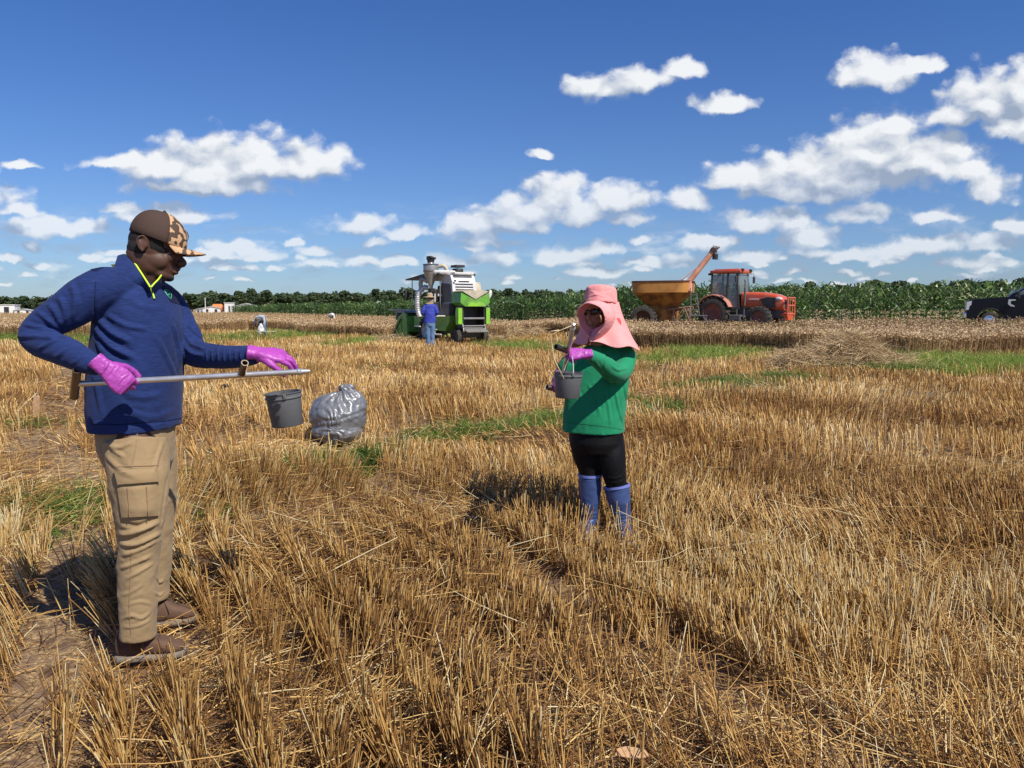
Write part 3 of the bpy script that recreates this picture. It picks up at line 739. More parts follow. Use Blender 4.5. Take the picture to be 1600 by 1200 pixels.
# ================================================================== CORN
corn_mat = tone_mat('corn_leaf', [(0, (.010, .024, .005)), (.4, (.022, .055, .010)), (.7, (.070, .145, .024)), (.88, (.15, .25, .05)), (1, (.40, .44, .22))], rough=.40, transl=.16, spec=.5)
CE = np.array([(-90, 247), (-46, 158), (-16, 96), (-1.6, 63), (8, 50), (13, 45), (20, 42.5), (28, 41.5), (46, 40), (66, 39.5)], float)
def corn_batch():
    bt = Batch()
    seg = np.diff(CE, axis=0); ln = np.linalg.norm(seg, axis=1); cum = np.concatenate([[0], np.cumsum(ln)])
    def place(s, off):
        i = np.clip(np.searchsorted(cum, s)-1, 0, len(seg)-1); t = (s-cum[i])/ln[i]
        nrm = np.stack([-seg[:, 1], seg[:, 0]], -1)/ln[:, None]; nrm *= np.where(nrm[:, 1:2] < 0, -1, 1)
        return CE[i]+seg[i]*t[:, None]+nrm[i]*off[:, None]
    pos = []
    for row, per in ((0, 4.6), (1, 3.8), (2, 3.0), (3, 2.0), (4, 1.8), (6, 1.5), (9, 1.4), (13, 1.3), (18, 1.2), (25, 1.1)):
        n = int(cum[-1]*per); s = rs.rand(n)*cum[-1]
        # fewer plants where the edge is far away
        dist = place(s, np.zeros(n))[:, 1]; k = rs.rand(n) < np.clip(62/dist, .22, 1); s = s[k]
        pos.append(place(s, np.full(len(s), row*.76)+rs.normal(size=len(s))*.1))
    xy = np.concatenate(pos); x, y = xy[:, 0], xy[:, 1]; m = len(x)
    lod = np.clip(y/60, .9, 2.6)**.7
    hgt = 2.28+.12*lownoise(x, y, .25, 81)+.15*rs.normal(size=m); z = H(x, y)
    b0 = np.stack([x, y, z], -1)
    tn = .45+.1*lownoise(x, y, .3, 82)
    bt.add(ribbons(b0, np.tile([0, 0, 1.], (m, 1))+rs.normal(size=(m, 3))*.03, hgt*.95, .035*lod, (tn+.1+.1*rs.normal(size=m)).clip(0, 1), np.zeros((m, 3)), 2, 1, .5))
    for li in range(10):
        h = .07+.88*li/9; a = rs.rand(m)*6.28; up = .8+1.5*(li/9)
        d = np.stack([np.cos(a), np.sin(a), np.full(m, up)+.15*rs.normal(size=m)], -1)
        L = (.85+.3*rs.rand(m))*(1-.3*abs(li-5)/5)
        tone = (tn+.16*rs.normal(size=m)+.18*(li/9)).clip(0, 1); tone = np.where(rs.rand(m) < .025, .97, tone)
        bend = np.stack([np.cos(a)*.25, np.sin(a)*.25, -(1.0-.42*li/9+.35*rs.rand(m))*np.ones(m)], -1)
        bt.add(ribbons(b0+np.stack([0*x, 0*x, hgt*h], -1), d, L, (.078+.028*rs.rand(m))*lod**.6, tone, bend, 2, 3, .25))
    return bt
corn = corn_batch().build('corn_field', corn_mat)
tag(corn, 'tall green corn crop standing in a dense block behind the wheat', 'corn', kind='stuff')

# ================================================================== FAR WOOD
leaf_mat = tone_mat('tree_leaves', [(0, (.030, .050, .024)), (.35, (.052, .080, .034)), (.7, (.082, .115, .046)), (1, (.13, .165, .065))], rough=.6, transl=.2, spec=.2)  # leaf colours lightened to carry the distance haze
bark_mat = mat('bark', (.16, .13, .10), rough=.9, var=.3, vscale=3, bump=.5, bscale=8)
def crown_geom(seed, w, h, n=900, leaf=.5):
    r = np.random.RandomState(seed); c = []; k = r.randint(7, 12)
    for i in range(k):
        a = r.rand()*6.28; q = r.rand()**.6
        zc = h*(.30+.55*r.rand()); env = w*.5*math.sqrt(max(.05, 1-((zc/h-.52)/.55)**2))
        c.append((math.cos(a)*q*env*.8, math.sin(a)*q*env*.8, zc, (.16+.14*r.rand())*w, (.1+.08*r.rand())*h))
    c.append((0, 0, h*.82, .2*w, .14*h)); c.append((0, 0, h*.5, .36*w, .24*h))
    i = r.randint(0, len(c), n); cc = np.array(c)[i]
    d = r.normal(size=(n, 3)); d /= np.linalg.norm(d, axis=1, keepdims=True); rad = (.75+.3*r.rand(n))[:, None]
    p = cc[:, :3]+d*rad*np.stack([cc[:, 3], cc[:, 3], cc[:, 4]], -1)
    nrm = d+r.normal(size=(n, 3))*.6; nrm /= np.linalg.norm(nrm, axis=1, keepdims=True)
    a = np.cross(nrm, r.normal(size=(n, 3))); a /= np.linalg.norm(a, axis=1, keepdims=True); b = np.cross(nrm, a)
    s = leaf*(.6+.8*r.rand(n))[:, None]
    vs = np.stack([p-a*s-b*s*.6, p+a*s-b*s*.7, p+a*s*.8+b*s*.6, p-a*s*.7+b*s*.7], 1).reshape(-1, 3)
    f = np.arange(n*4).reshape(n, 4); tone = np.repeat((.42+.22*r.normal(size=n)+.25*((i*37 % 11)/11-.5)).clip(0, 1), 4)
    return vs.astype(np.float32), f, tone
def make_tree(seed, w, h):
    root = empty('deciduous_tree', (0, 0, 0))
    v, f, t = crown_geom(seed, w, h); c = np_mesh('crown', v, f, leaf_mat, t); c.parent = root
    tb = MB(); r0 = h*.018
    limb(tb, [(V(0,0,-.5), r0*1.3), (V(.1,0,h*.25), r0), (V(-.1,.1,h*.5), r0*.7), (V(0,0,h*.75), r0*.3)], 7, 3)
    for k in range(4):
        a = k*1.7+seed; limb(tb, [(V(0,0,h*(.3+.08*k)), r0*.5), (V(math.cos(a)*w*.18, math.sin(a)*w*.18, h*(.45+.07*k)), r0*.3), (V(math.cos(a)*w*.3, math.sin(a)*w*.3, h*(.55+.07*k)), r0*.12)], 5, 2)
    tb.build('trunk', bark_mat, root)
    return root
# individual trees that stand out of the skyline: photo x, top y, width px
TREES = [(8,462,24),(38,461,20),(68,464,26),(98,463,22),(122,461,20),(300,458,26),(322,455,20),(350,457,26),(374,453,22),(396,449,14),(418,452,24),(446,457,26),(470,459,20),(490,455,22),(512,457,28),(538,453,26),(560,456,24),
 (586,450,18),(612,452,26),(640,448,24),(668,455,26),(770,450,20),(792,449,18),(822,453,26),(850,452,28),(872,456,20),(975,446,22),(1000,452,18),(1092,447,22),(1112,447,18),(1205,446,20),(1235,442,26),(1262,438,18),(1290,443,26),(1318,445,28),(1345,442,24),(1368,434,28),(1400,437,30),(1432,441,26),(1460,438,22),(1492,437,24),(1510,433,26),(1535,437,24),(1560,434,22),(1590,432,26),(1625,430,30)]
def tree_t(px): return float(np.interp(px, [0, 800, 1600], [430, 380, 300]))
protos = []
def copy_tree(o, parent=None):
    c = o.copy(); COL.objects.link(c); c.parent = parent
    for ch in list(o.children): copy_tree(ch, c)
    return c
LAND = [(150,'the left edge of the photo'),(672,'the green combine'),(925,'the woman in the pink hat'),(1035,'the grain cart'),(1170,'the red tractor'),(1560,'the black truck')]
TLAB = {}
def ordinal(n): return ['first','second','third','fourth','fifth','sixth','seventh','eighth','ninth','tenth','eleventh','twelfth','thirteenth','fourteenth','fifteenth','sixteenth','seventeenth','eighteenth','nineteenth','twentieth'][n]
REGION = [(-50,200,'between photo edge and standing man'),(200,620,'between standing man and green combine'),(620,900,'between green combine and woman'),(900,1150,'above the orange grain cart'),(1150,1480,'between red tractor and black truck'),(1480,1700,'above the black truck')]
cnt = {}
for i, (px, py, wpx) in enumerate(TREES):
    t = tree_t(px)*(1+.06*math.sin(i*2.3)); g = P(px, 482, t); z0 = float(H(g.x, g.y))
    top = P(px, py, t).z; h = top-z0; w = wpx*t/1200*1.5
    k = i % 5
    if len(protos) < 5: o = make_tree(100+i, 9.0, 12.0); protos.append(o)
    else: o = copy_tree(protos[k])
    o.location = (g.x, g.y, z0); o.scale = (w/9.0, w/9.0, h/12.0); o.rotation_euler = (0, 0, i*1.3)
    rg = [r for r in REGION if r[0] <= px < r[1]][0][2]; c = cnt.get(rg, 0); cnt[rg] = c+1
    tag(o, f'skyline tree, {ordinal(c)} from left {rg}', 'tree', 'trees standing out of the far skyline')
# the wood behind and around them reads as one mass
def wood():
    vs = []; fs = []; ts = []; n = 0
    geo = [crown_geom(200+k, 9, 12, 420, .60) for k in range(6)]
    r = np.random.RandomState(5)
    for row in range(3):
        for px in np.arange(-420, 2050, 9.5):
            if row == 2 and rs.rand() < .3: continue
            q = px+r.normal()*5; t = tree_t(q)*(1.03+.05*row)+r.normal()*6
            g = P(q, 482, t); top = float(np.interp(q, [-400, 0, 300, 600, 800, 1100, 1300, 1600, 2000], [465, 465, 460, 456, 455, 451, 446, 440, 435]))+r.normal()*2.4+(0 if row else 3)
            h = (482-top)*t/1200+1.3; w = (19+7*r.rand())*t/1200
            v, f, tt = geo[r.randint(6)]; a = r.rand()*6.28
            v2 = np.stack([(v[:, 0]*math.cos(a)-v[:, 1]*math.sin(a))*w/9+g.x, (v[:, 0]*math.sin(a)+v[:, 1]*math.cos(a))*w/9+g.y, v[:, 2]*h/12*1.0], -1)
            # undergrowth
            vs.append(v2); fs.append(f+n); ts.append((tt+r.normal()*.12).clip(0, 1)); n += len(v)
            v3 = v2.copy(); v3[:, 2] *= .45; v3[:, 0] += 3; vs.append(v3); fs.append(f+n); ts.append((tt*.8).clip(0, 1)); n += len(v)
    o = np_mesh('far_wood', np.concatenate(vs), np.concatenate(fs), leaf_mat, np.concatenate(ts)); return o
tag(wood(), 'dark green wood closing the horizon behind the fields', 'woodland', kind='stuff')

# far buildings --------------------------------------------------------
white_mat = mat('white_cladding', (.72, .71, .68), rough=.6, var=.06, vscale=1.5)
roof_mat = mat('grey_roof', (.45, .45, .45), rough=.6, var=.1)
dark_mat = mat('dark_opening', (.03, .03, .035), rough=.4)
orange_mat = mat('orange_paint', (.72, .25, .08), rough=.5, var=.1)
def shed(px, py_top, wpx, t, label, cat='building', gable=True, doors=2, dk=None, wall=None):
    g = P(px, 482, t); z0 = 0.0; w = wpx*t/1200; h = P(px, py_top, t).z; d = min(w*.8, 9)
    root = empty('shed', (g.x, g.y, z0), math.atan2(-g.x, g.y)*.6, label, cat)
    b = MB(); eh = h*.72 if gable else h-.15
    if gable: b.prism([(-w/2, 0), (w/2, 0), (w/2, eh), (0, h), (-w/2, eh)], -d/2, d/2, 'y') if w < 9 else b.box((0, 0, eh/2), (w, d, eh))
    else: b.box((0, 0, eh/2), (w, d, eh))
    b.build('wall', wall or white_mat, root)
    r = MB()
    if gable and w >= 9: r.prism([(-d/2-.3, eh), (d/2+.3, eh), (0, h)], -w/2-.3, w/2+.3, 'x')
    elif gable:
        for s in (-1, 1): r.prism([(0, h+.02), (s*(w/2+.3), eh-.1), (s*(w/2+.3), eh+.1), (0, h+.2)], -d/2-.3, d/2+.3, 'y')
    else: r.box((0, 0, h-.05), (w+.4, d+.4, .18))
    r.build('roof', roof_mat if gable else white_mat, root)
    for k in range(doors):
        MB().box(((k+.5)/doors*w-w/2, -d/2-.03, min(1.3, eh*.4)), (min(1.6, w*.15), .06, min(2.5, eh*.75))).build('door', dk or dark_mat, root)
    return root
shed(2, 476, 44, 250, 'white flat fronted building at the far left edge of the horizon', gable=False)
shed(38, 483.2, 24, 250, 'small low white shed right of the flat white building')
shed(93, 484, 34, 250, 'long low white shed behind the elbow of the standing man', doors=3)
shed(332, 479, 26, 300, 'small white shed just left of the orange tank')
shed(359, 473, 14, 300, 'white square shed right beside the orange tank', gable=False, doors=1)
shed(386, 474.5, 30, 300, 'long white barn with low roof behind the corn end')
shed(315, 482, 16, 300, 'low grey building left of the small white shed', wall=roof_mat)
# horizontal orange tank on legs
g = P(340, 482, 300); tk = empty('storage_tank', (g.x, g.y, 0), 0, 'rounded orange storage tank in front of the far wood', 'tank')
MB().lathe([(0, -2.2), (1.1, -2.0), (1.55, -1.5), (1.55, 1.5), (1.1, 2.0), (0, 2.2)], (0, 0, 1.75), (1, 0, 0), 16).build('tank_body', orange_mat, tk, smooth='auto')
for s in (-1, 1): MB().box((s*1.3, 0, .3), (.3, 2.0, .6)).build('leg', dark_mat, tk)
for px, top, lb in ((291, 470, 'short pale pole near the chest of the standing man'), (321, 465, 'tall pale pole left of the orange tank'), (180, 478, 'thin pole at the far field edge behind the blue sleeve')):
    g = P(px, 482, 290); h = P(px, top, 290).z; pl = empty('utility_pole', (g.x, g.y, 0), 0, lb, 'pole')
    MB().cyl((0, 0, -.3), (0, 0, h), .17, .12, 8).build('post', white_mat, pl); MB().box((0, -.05, h-.5), (1.1, .1, .12)).build('crossarm', roof_mat, pl)
g = P(592, 482, 330); h = P(592, 470, 330).z; sl = empty('water_tower', (g.x, g.y, 0), 0, 'tiny white tower rising above the corn between wood and combine', 'tower')
MB().lathe([(0, h), (.9, h-.4), (1.1, h-1.2), (.9, h-2.0), (0, h-2.2)], n=14).build('tank', white_mat, sl, smooth=True)
for a in range(4): MB().cyl((math.cos(a*1.57)*1.1, math.sin(a*1.57)*1.1, -.2), (math.cos(a*1.57)*.7, math.sin(a*1.57)*.7, h-1.6), .08).build('leg', roof_mat, sl)
# ================================================================== MACHINES
rubber = mat('tyre_rubber', (.035, .033, .03), rough=.85, var=.35, vscale=9, bump=.4, bscale=40, dust=.18)
lime = mat('lime_paint', (.24, .62, .02), rough=.35, var=.12, vscale=4, coat=.3, dust=.55)
green_p = mat('green_paint', (.10, .38, .02), rough=.4, var=.25, vscale=4, coat=.2, dust=.55)
white_p = mat('white_paint', (.74, .74, .72), rough=.4, var=.07, vscale=5, coat=.2, dust=.55)
cream_p = mat('beige_canvas', (.50, .44, .33), rough=.8, var=.18, vscale=6, bump=.3, bscale=25)
steel = mat('galvanised_steel', (.42, .42, .41), rough=.42, metal=.6, var=.2, vscale=14, dust=.55)
silver = mat('ribbed_silver_hose', (.66, .66, .66), rough=.35, metal=.5, var=.15, vscale=8, dust=.55)
black_p = mat('black_plastic', (.022, .022, .024), rough=.5, var=.2, dust=.12)
dgrey = mat('dark_grey_metal', (.09, .09, .095), rough=.55, var=.25, vscale=6, dust=.3)
rust = mat('rusty_orange_steel', (.17, .06, .015), rough=.75, var=.3, vscale=2.2, col2=(.42, .19, .035), thresh=(.36, .56), bump=.2, bscale=30)
salmon = mat('faded_red_auger_paint', (.92, .48, .32), rough=.6, col2=(.74, .32, .19), vscale=3)
kred = mat('orange_red_paint', (.70, .085, .022), rough=.35, var=.12, vscale=3, coat=.4, dust=.55)
fadered = mat('faded_red_paint', (.52, .20, .15), rough=.6, var=.15, dust=.55)
rimred = mat('dusty_red_rim', (.30, .13, .10), rough=.8, var=.25)
glass_t = bpy.data.materials.new('cab_glass'); glass_t.use_nodes = True
_b = glass_t.node_tree.nodes['Principled BSDF']; _b.inputs['Base Color'].default_value = (.25, .33, .33, 1); _b.inputs['Roughness'].default_value = .05
_b.inputs['Alpha'].default_value = .42; _b.inputs['Specular IOR Level'].default_value = .9
chrome = mat('chrome', (.75, .75, .76), rough=.18, metal=1.0, var=.04)
truck_p = mat('dark_navy_paint', (.004, .005, .011), rough=.35, var=.05, coat=.15, spec=.25)
lamp_g = mat('headlamp_glass', (.60, .62, .64), rough=.12, var=.1, spec=.9)
blue_cloth = mat('royal_blue_cotton', (.035, .055, .36), rough=.85, var=.12, vscale=18, bump=.3, bscale=30)
jean = mat('denim', (.10, .18, .32), rough=.9, var=.25, vscale=9, bump=.3, bscale=60)
skin_d = mat('skin_brown', (.16, .075, .045), rough=.5, var=.1)

def wheel(name, parent, c, r, w, rimm, ax=(0, 1, 0), lugs=0, hubr=.5):
    root = bpy.data.objects.new(name, None); COL.objects.link(root); root.parent = parent; root.location = c
    A = Vector(ax); t = MB()
    t.lathe([(r*.58, -w*.38), (r*.62, -w*.5), (r*.86, -w*.5), (r*.95, -w*.42), (r*.96, 0), (r*.95, w*.42), (r*.86, w*.5), (r*.62, w*.5), (r*.58, w*.38), (r*.58, -w*.38)], (0, 0, 0), A, 36)
    if lugs:
        q = V(0,0,1).rotation_difference(A)
        for k in range(lugs):
            for s in (-1, 1):
                a = 2*PI*(k+(.5 if s > 0 else 0))/lugs
                rm = q.to_matrix() @ Matrix.Rotation(a, 3, 'Z') @ Matrix.Rotation(s*.5, 3, 'X')
                t.box(q @ V(math.cos(a)*r*.965, math.sin(a)*r*.965, s*w*.24), (r*.075, r*.075, w*.56), rm)
    t.build('tyre', rubber, root, smooth='auto')
    rb = MB()
    rb.lathe([(r*.59, -w*.36), (r*.55, -w*.36), (r*.5, -w*.05), (r*.2, w*.05), (0, w*.05)], (0,0,0), A, 28)
    rb.lathe([(r*.59, w*.36), (r*.55, w*.36), (r*.5, w*.02), (r*.2, w*.12), (0, w*.12)], (0,0,0), A, 28)
    q = V(0,0,1).rotation_difference(A)
    for k in range(8):
        a = k*PI/4
        for s in (-1, 1): rb.cyl(q @ V(math.cos(a)*r*.18, math.sin(a)*r*.18, s*w*.02), q @ V(math.cos(a)*r*.18, math.sin(a)*r*.18, s*w*.2), r*.02, n=6)
    rb.build('rim', rimm, root, smooth='auto')
    return root

# ---- plot combine ----------------------------------------------------
def build_combine():
    t0 = 32.0; g = G(735, 538, .0); k = .00433
    z0 = float(H(g.x, g.y))
    # local x: travel direction (away to the left), y: left side of machine (toward camera left)
    h = V(-.55, .835, 0); rz = math.atan2(h.y, h.x)
    root = empty('plot_combine', (g.x, g.y, z0), rz, 'lime green and white plot combine with cyclone and black canopy in the wheat', 'combine harvester')
    W = .78
    for s in (-1, 1): wheel('rear_wheel', root, (.05, s*.62, .33), .33, .24, dgrey, lugs=12)
    for s in (-1, 1): wheel('front_wheel', root, (2.35, s*.78, .55), .55, .36, white_p, lugs=16)
    # chassis
    b = MB(); b.box((1.5, 0, .50), (3.2, .9, .14)); b.cyl((.05, -.62, .34), (.05, .62, .34), .06); b.box((.05, 0, .42), (.2, .9, .12)); b.cyl((2.35, -.8, .55), (2.35, .8, .55), .09)
    b.build('chassis', dgrey, root)
    # lower body, left side green belly
    b = MB(); b.prism([(.35, .95), (.75, .55), (1.9, .55), (2.7, .75), (2.7, 1.18), (.35, 1.18)], -W, W, 'y'); b.build('lower_body', green_p, root)
    b = MB(); b.box((1.55, 0, 1.45), (2.1, 1.46, .5), bev=.03); b.build('grey_body', dgrey, root)
    # rear opening
    b = MB()
    for s in (-1, 1): b.box((-.05, s*.50, 1.15), (.5, .05, .95))
    b.box((.22, 0, 1.15), (.04, 1.0, 1.0)); b.build('rear_cavity', black_p, root)
    for s in (-1, 1):
        MB().prism([(-.34, .85), (-.12, .82), (-.08, 1.30), (-.14, 1.52), (-.34, 1.50)], s*.66-.09, s*.66+.09, 'y').build('rear_fender_panel', lime, root)
    b = MB(); b.box((-.18, 0, 1.08), (.30, 1.0, .07), bev=.01); b.build('ledge', steel, root)
    rt = Matrix.Rotation(R(-24), 3, 'Y'); MB().box((-.42, 0, .62), (.46, 1.02, .03), rt).build('straw_tray', steel, root)
    b = MB()
    for s in (-1, 1): b.cyl((-.2, s*.52, 1.05), (-.38, s*.52, .55), .022); b.cyl((-.38, s*.52, .55), (.1, s*.52, .4), .02)
    b.cyl((-.38, -.52, .78), (-.38, .52, .78), .02); b.build('tray_frame', steel, root)
    # straw hood: V shaped green chute with canvas
    b = MB(); b.prism([(-.66, 2.12), (-.70, 1.72), (-.46, 1.56), (.46, 1.56), (.70, 1.72), (.66, 2.12), (.30, 1.96), (0, 1.88), (-.30, 1.96)], -.42, .35, 'x'); b.build('straw_hood', green_p, root)
    b = MB(); b.prism([(-.62, 2.18), (-.28, 2.0), (0, 1.86), (.28, 2.0), (.62, 2.18), (.45, 2.22), (-.45, 2.22)], -.45, .38, 'x'); b.build('canvas_cover', cream_p, root)
    b = MB(); b.prism([(-.42, 1.57), (.42, 1.57), (.36, 1.70), (.16, 1.74), (0, 1.69), (-.16, 1.74), (-.36, 1.70)], -.50, -.43, 'x'); b.build('hood_lip', lime, root)
    # engine hood, white with louvres
    eh = bpy.data.objects.new('engine_hood', None)
    b = MB(); b.prism([(.30, 1.9), (.42, 2.62), (.55, 2.86), (1.35, 2.90), (1.35, 1.7), (.30, 1.7)], -.50, .62, 'y'); eh = b.build('engine_hood', white_p, root)
    b = MB(); b.prism([(.36, 1.75), (.50, 2.48), (1.33, 2.55), (1.33, 1.75)], .622, .645, 'y'); b.build('side_grille', dgrey, eh)
    b = MB()
    for i in range(5):
        z = 2.14+.115*i; x = .30+(z-1.9)*.167-.012
        b.box((x, .06, z), (.02, .84 if i != 4 else .5, .045))
    b.build('louvre', black_p, eh)
    b = MB(); b.box((.33, .52, 2.62), (.03, .08, .07)); b.build('tail_lamp', black_p, eh)
    b = MB(); b.prism([(.30, 1.95), (.50, 2.58), (.95, 2.58), (1.0, 1.95)], -.78, -.52, 'y'); b.build('side_cowl', cream_p, root)
    b = MB(); b.lathe([(.0, 2.98), (.22, 2.98), (.24, 3.06), (.22, 3.14), (0, 3.16)], (.85, .1, 0)); b.box((.85, .1, 3.24), (.5, .42, .10), bev=.02); b.lathe([(.17, 2.85), (.17, 3.0)], (.85, .1, 0)); b.build('air_intake', black_p, root)
    # duct between hood and cyclone
    b = MB(); limb(b, [(V(.75, .35, 2.96), .10), (V(1.0, .75, 2.98), .10), (V(1.25, .95, 2.98), .10)], 12, 4); b.box((.72, .05, 2.93), (.7, .9, .10), bev=.03); b.build('white_duct', white_p, root)
    # cyclone
    cx, cy = 1.55, 1.0
    b = MB(); b.lathe([(.0, 3.42), (.12, 3.42), (.14, 3.36), (.30, 3.34), (.315, 3.30), (.315, 3.04), (.28, 2.90), (.08, 2.42), (.07, 2.28), (0, 2.28)], (cx, cy, 0), n=28); cy_o = b.build('cyclone', steel, root, smooth='auto')
    b = MB(); b.lathe([(.318, 3.02), (.325, 3.03), (.325, 3.06), (.318, 3.07)], (cx, cy, 0), n=28); b.lathe([(.318, 3.29), (.33, 3.30), (.33, 3.33), (.318, 3.34)], (cx, cy, 0), n=28); b.build('band', dgrey, cy_o)
    b = MB(); b.lathe([(.15, 3.42), (.15, 3.50), (.19, 3.54), (.17, 3.62), (.0, 3.66)], (cx, cy, 0), n=18); b.box((cx-.05, cy, 3.60), (.35, .28, .07), Matrix.Rotation(R(14), 3, 'X')); b.build('rain_cap', black_p, cy_o)
    # beige hose from cyclone to sample box
    b = MB(); limb(b, [(V(1.45, .70, 3.24), .075), (V(1.30, .50, 3.26), .08), (V(1.20, .38, 3.0), .082), (V(1.10, .36, 2.5), .085), (V(.95, .36, 2.0), .085), (V(.78, .40, 1.72), .085)], 12, 6); b.build('beige_hose', cream_p, root, smooth=True)
    # silver ribbed hose on the near side
    def ribbed(pts, r):
        a = catmull(pts, 14); b = MB(); rad = [r*(1+.13*math.sin(i*1.9)) for i in range(len(a))]; b.tube([V(*q) for q in a], rad, 14); return b
    ribbed([(1.9, .95, 2.35), (2.0, 1.12, 2.36), (2.1, 1.32, 2.1), (2.12, 1.36, 1.75), (2.1, 1.34, 1.35), (2.0, 1.30, 1.12)], .105).build('silver_hose', silver, root, smooth=True)
    ribbed([(1.75, 1.05, 2.62), (1.95, 1.2, 2.72), (2.08, 1.22, 2.5), (2.1, 1.15, 2.2)], .09).build('grey_hose', steel, root, smooth=True)
    # operator station
    b = MB(); b.box((1.55, .85, 1.60), (.55, .5, .30), bev=.02); b.box((1.6, .8, 2.05), (.5, .3, .5), bev=.04); b.box((1.5, 1.0, 2.25), (.25, .2, .15)); b.box((2.0, .3, 1.85), (.5, .55, .14), bev=.05); b.box((1.78, .3, 2.15), (.12, .5, .6), bev=.05); b.build('sample_unit', black_p, root)
    b = MB(); b.cyl((2.55, .2, 1.7), (2.75, .2, 2.15), .03); b.lathe([(.17, 0), (.19, .015), (.17, .03), (.15, .015), (.17, 0)], (2.72, .2, 2.12), (-.4, 0, 1), 18); b.build('steering_wheel', black_p, root)
    b = MB(); b.box((1.62, .9, 2.0), (.12, .12, .35)); b.cyl((1.3, .95, 1.75), (1.3, .95, 2.1), .03); b.box((1.3, .7, 2.05), (.1, .25, .1)); b.build('sample_valve', white_p, root)
    # canopy
    b = MB(); b.prism([(1.0, 2.88), (4.0, 2.74), (4.15, 2.74), (4.1, 2.79), (2.4, 2.96), (1.0, 2.96)], -.85, .95, 'y'); b.build('canopy', black_p, root)
    b = MB()
    for (x, y) in ((3.75, .80), (3.75, -.7), (1.2, .75), (1.2, -.7)): MB().cyl((x, y, 1.5), (x, y, 2.85), .022).build('canopy_post', steel, root)
    b = MB(); b.cyl((3.75, .8, 2.1), (3.78, 1.0, 2.12), .015); b.box((3.80, 1.04, 2.08), (.08, .17, .42), bev=.03); b.build('mirror', black_p, root)
    b = MB(); b.cyl((.2, -.75, 1.6), (.1, -1.0, 1.95), .018); b.ell((.1, -1.03, 2.08), (V(.05,0,0), V(0,.08,.03), V(0,-.05,.18))); b.build('lamp_arm', white_p, root)
    # platform, rail and ladder on the near side
    b = MB(); b.box((1.15, 1.02, 1.18), (.9, .50, .05)); b.cyl((.75, 1.26, 1.20), (.75, 1.26, .42), .022); b.cyl((.3, 1.2, .42), (1.1, 1.3, .42), .03); b.cyl((.7, 1.2, .62), (1.0, 1.24, .62), .02); b.cyl((1.55, 1.26, .42), (1.55, 1.26, 1.2), .02); b.cyl((2.1, 1.25, .72), (2.75, 1.2, .72), .028); b.build('platform', white_p, root)
    # header with reel and dividers
    ho_dx = .75
    hd = MB(); hd.prism([(3.0, .45), (3.9, .15), (4.35, .10), (4.30, .20), (3.6, .55), (3.45, 1.05), (3.1, 1.15)], -1.0, 1.0, 'y'); ho = hd.build('header', green_p, root)
    for s in (-1, 1):
        MB().prism([(3.0, .25), (3.1, 1.22), (3.40, 1.32), (3.95, 1.10), (4.65, .18), (4.7, .08), (3.2, .10)], s*1.02-.04, s*1.02+.04, 'y').build('divider', green_p, ho)
        MB().prism([(3.55, .2), (3.62, 1.12), (3.8, 1.12), (4.55, .2)], s*1.07-.015, s*1.07+.015, 'y').build('divider_panel', lime if s < 0 else green_p, ho)
        b = MB(); b.cyl((4.7, s*1.1, .08), (3.6, s*1.12, 1.0), .03); b.cyl((4.75, s*1.13, .05), (3.9, s*1.15, .6), .025); b.build('divider_rod', dgrey, ho)
    b = MB()
    for i in range(6):
        a = i*PI/3+.3; b.cyl((3.95+.36*math.cos(a), -.95, 1.02+.36*math.sin(a)), (3.95+.36*math.cos(a), .95, 1.02+.36*math.sin(a)), .025)
    for s in (-.9, 0, .9):
        for i in range(6):
            a = i*PI/3+.3; b.cyl((3.95, s, 1.02), (3.95+.36*math.cos(a), s, 1.02+.36*math.sin(a)), .018)
    b.cyl((3.95, -1, 1.02), (3.95, 1, 1.02), .05); b.build('reel', dgrey, ho)
    b = MB(); b.prism([(3.3, 1.35), (4.15, 1.42), (4.28, 1.15), (4.2, .95), (4.1, 1.30), (3.3, 1.28)], -1.05, 1.05, 'y'); b.build('reel_cover', mat('grey_shield', (.25, .25, .26), rough=.5), ho)
    ho.location = (ho_dx, 0, 0)
    b = MB(); b.cyl((2.6, 1.05, 1.42), (4.9, 1.08, 1.42), .03); b.build('reel_arm', steel, ho)
    b = MB(); b.prism([(2.6, .6), (4.0, .4), (4.0, .9), (2.6, 1.3)], -.45, .45, 'y'); b.build('feeder_house', green_p, root)
    b = MB(); b.prism([(2.35, .75), (3.5, .75), (3.5, 1.15), (2.5, 1.2)], .80, .86, 'y'); b.build('side_shield', green_p, root)
    return root
build_combine()

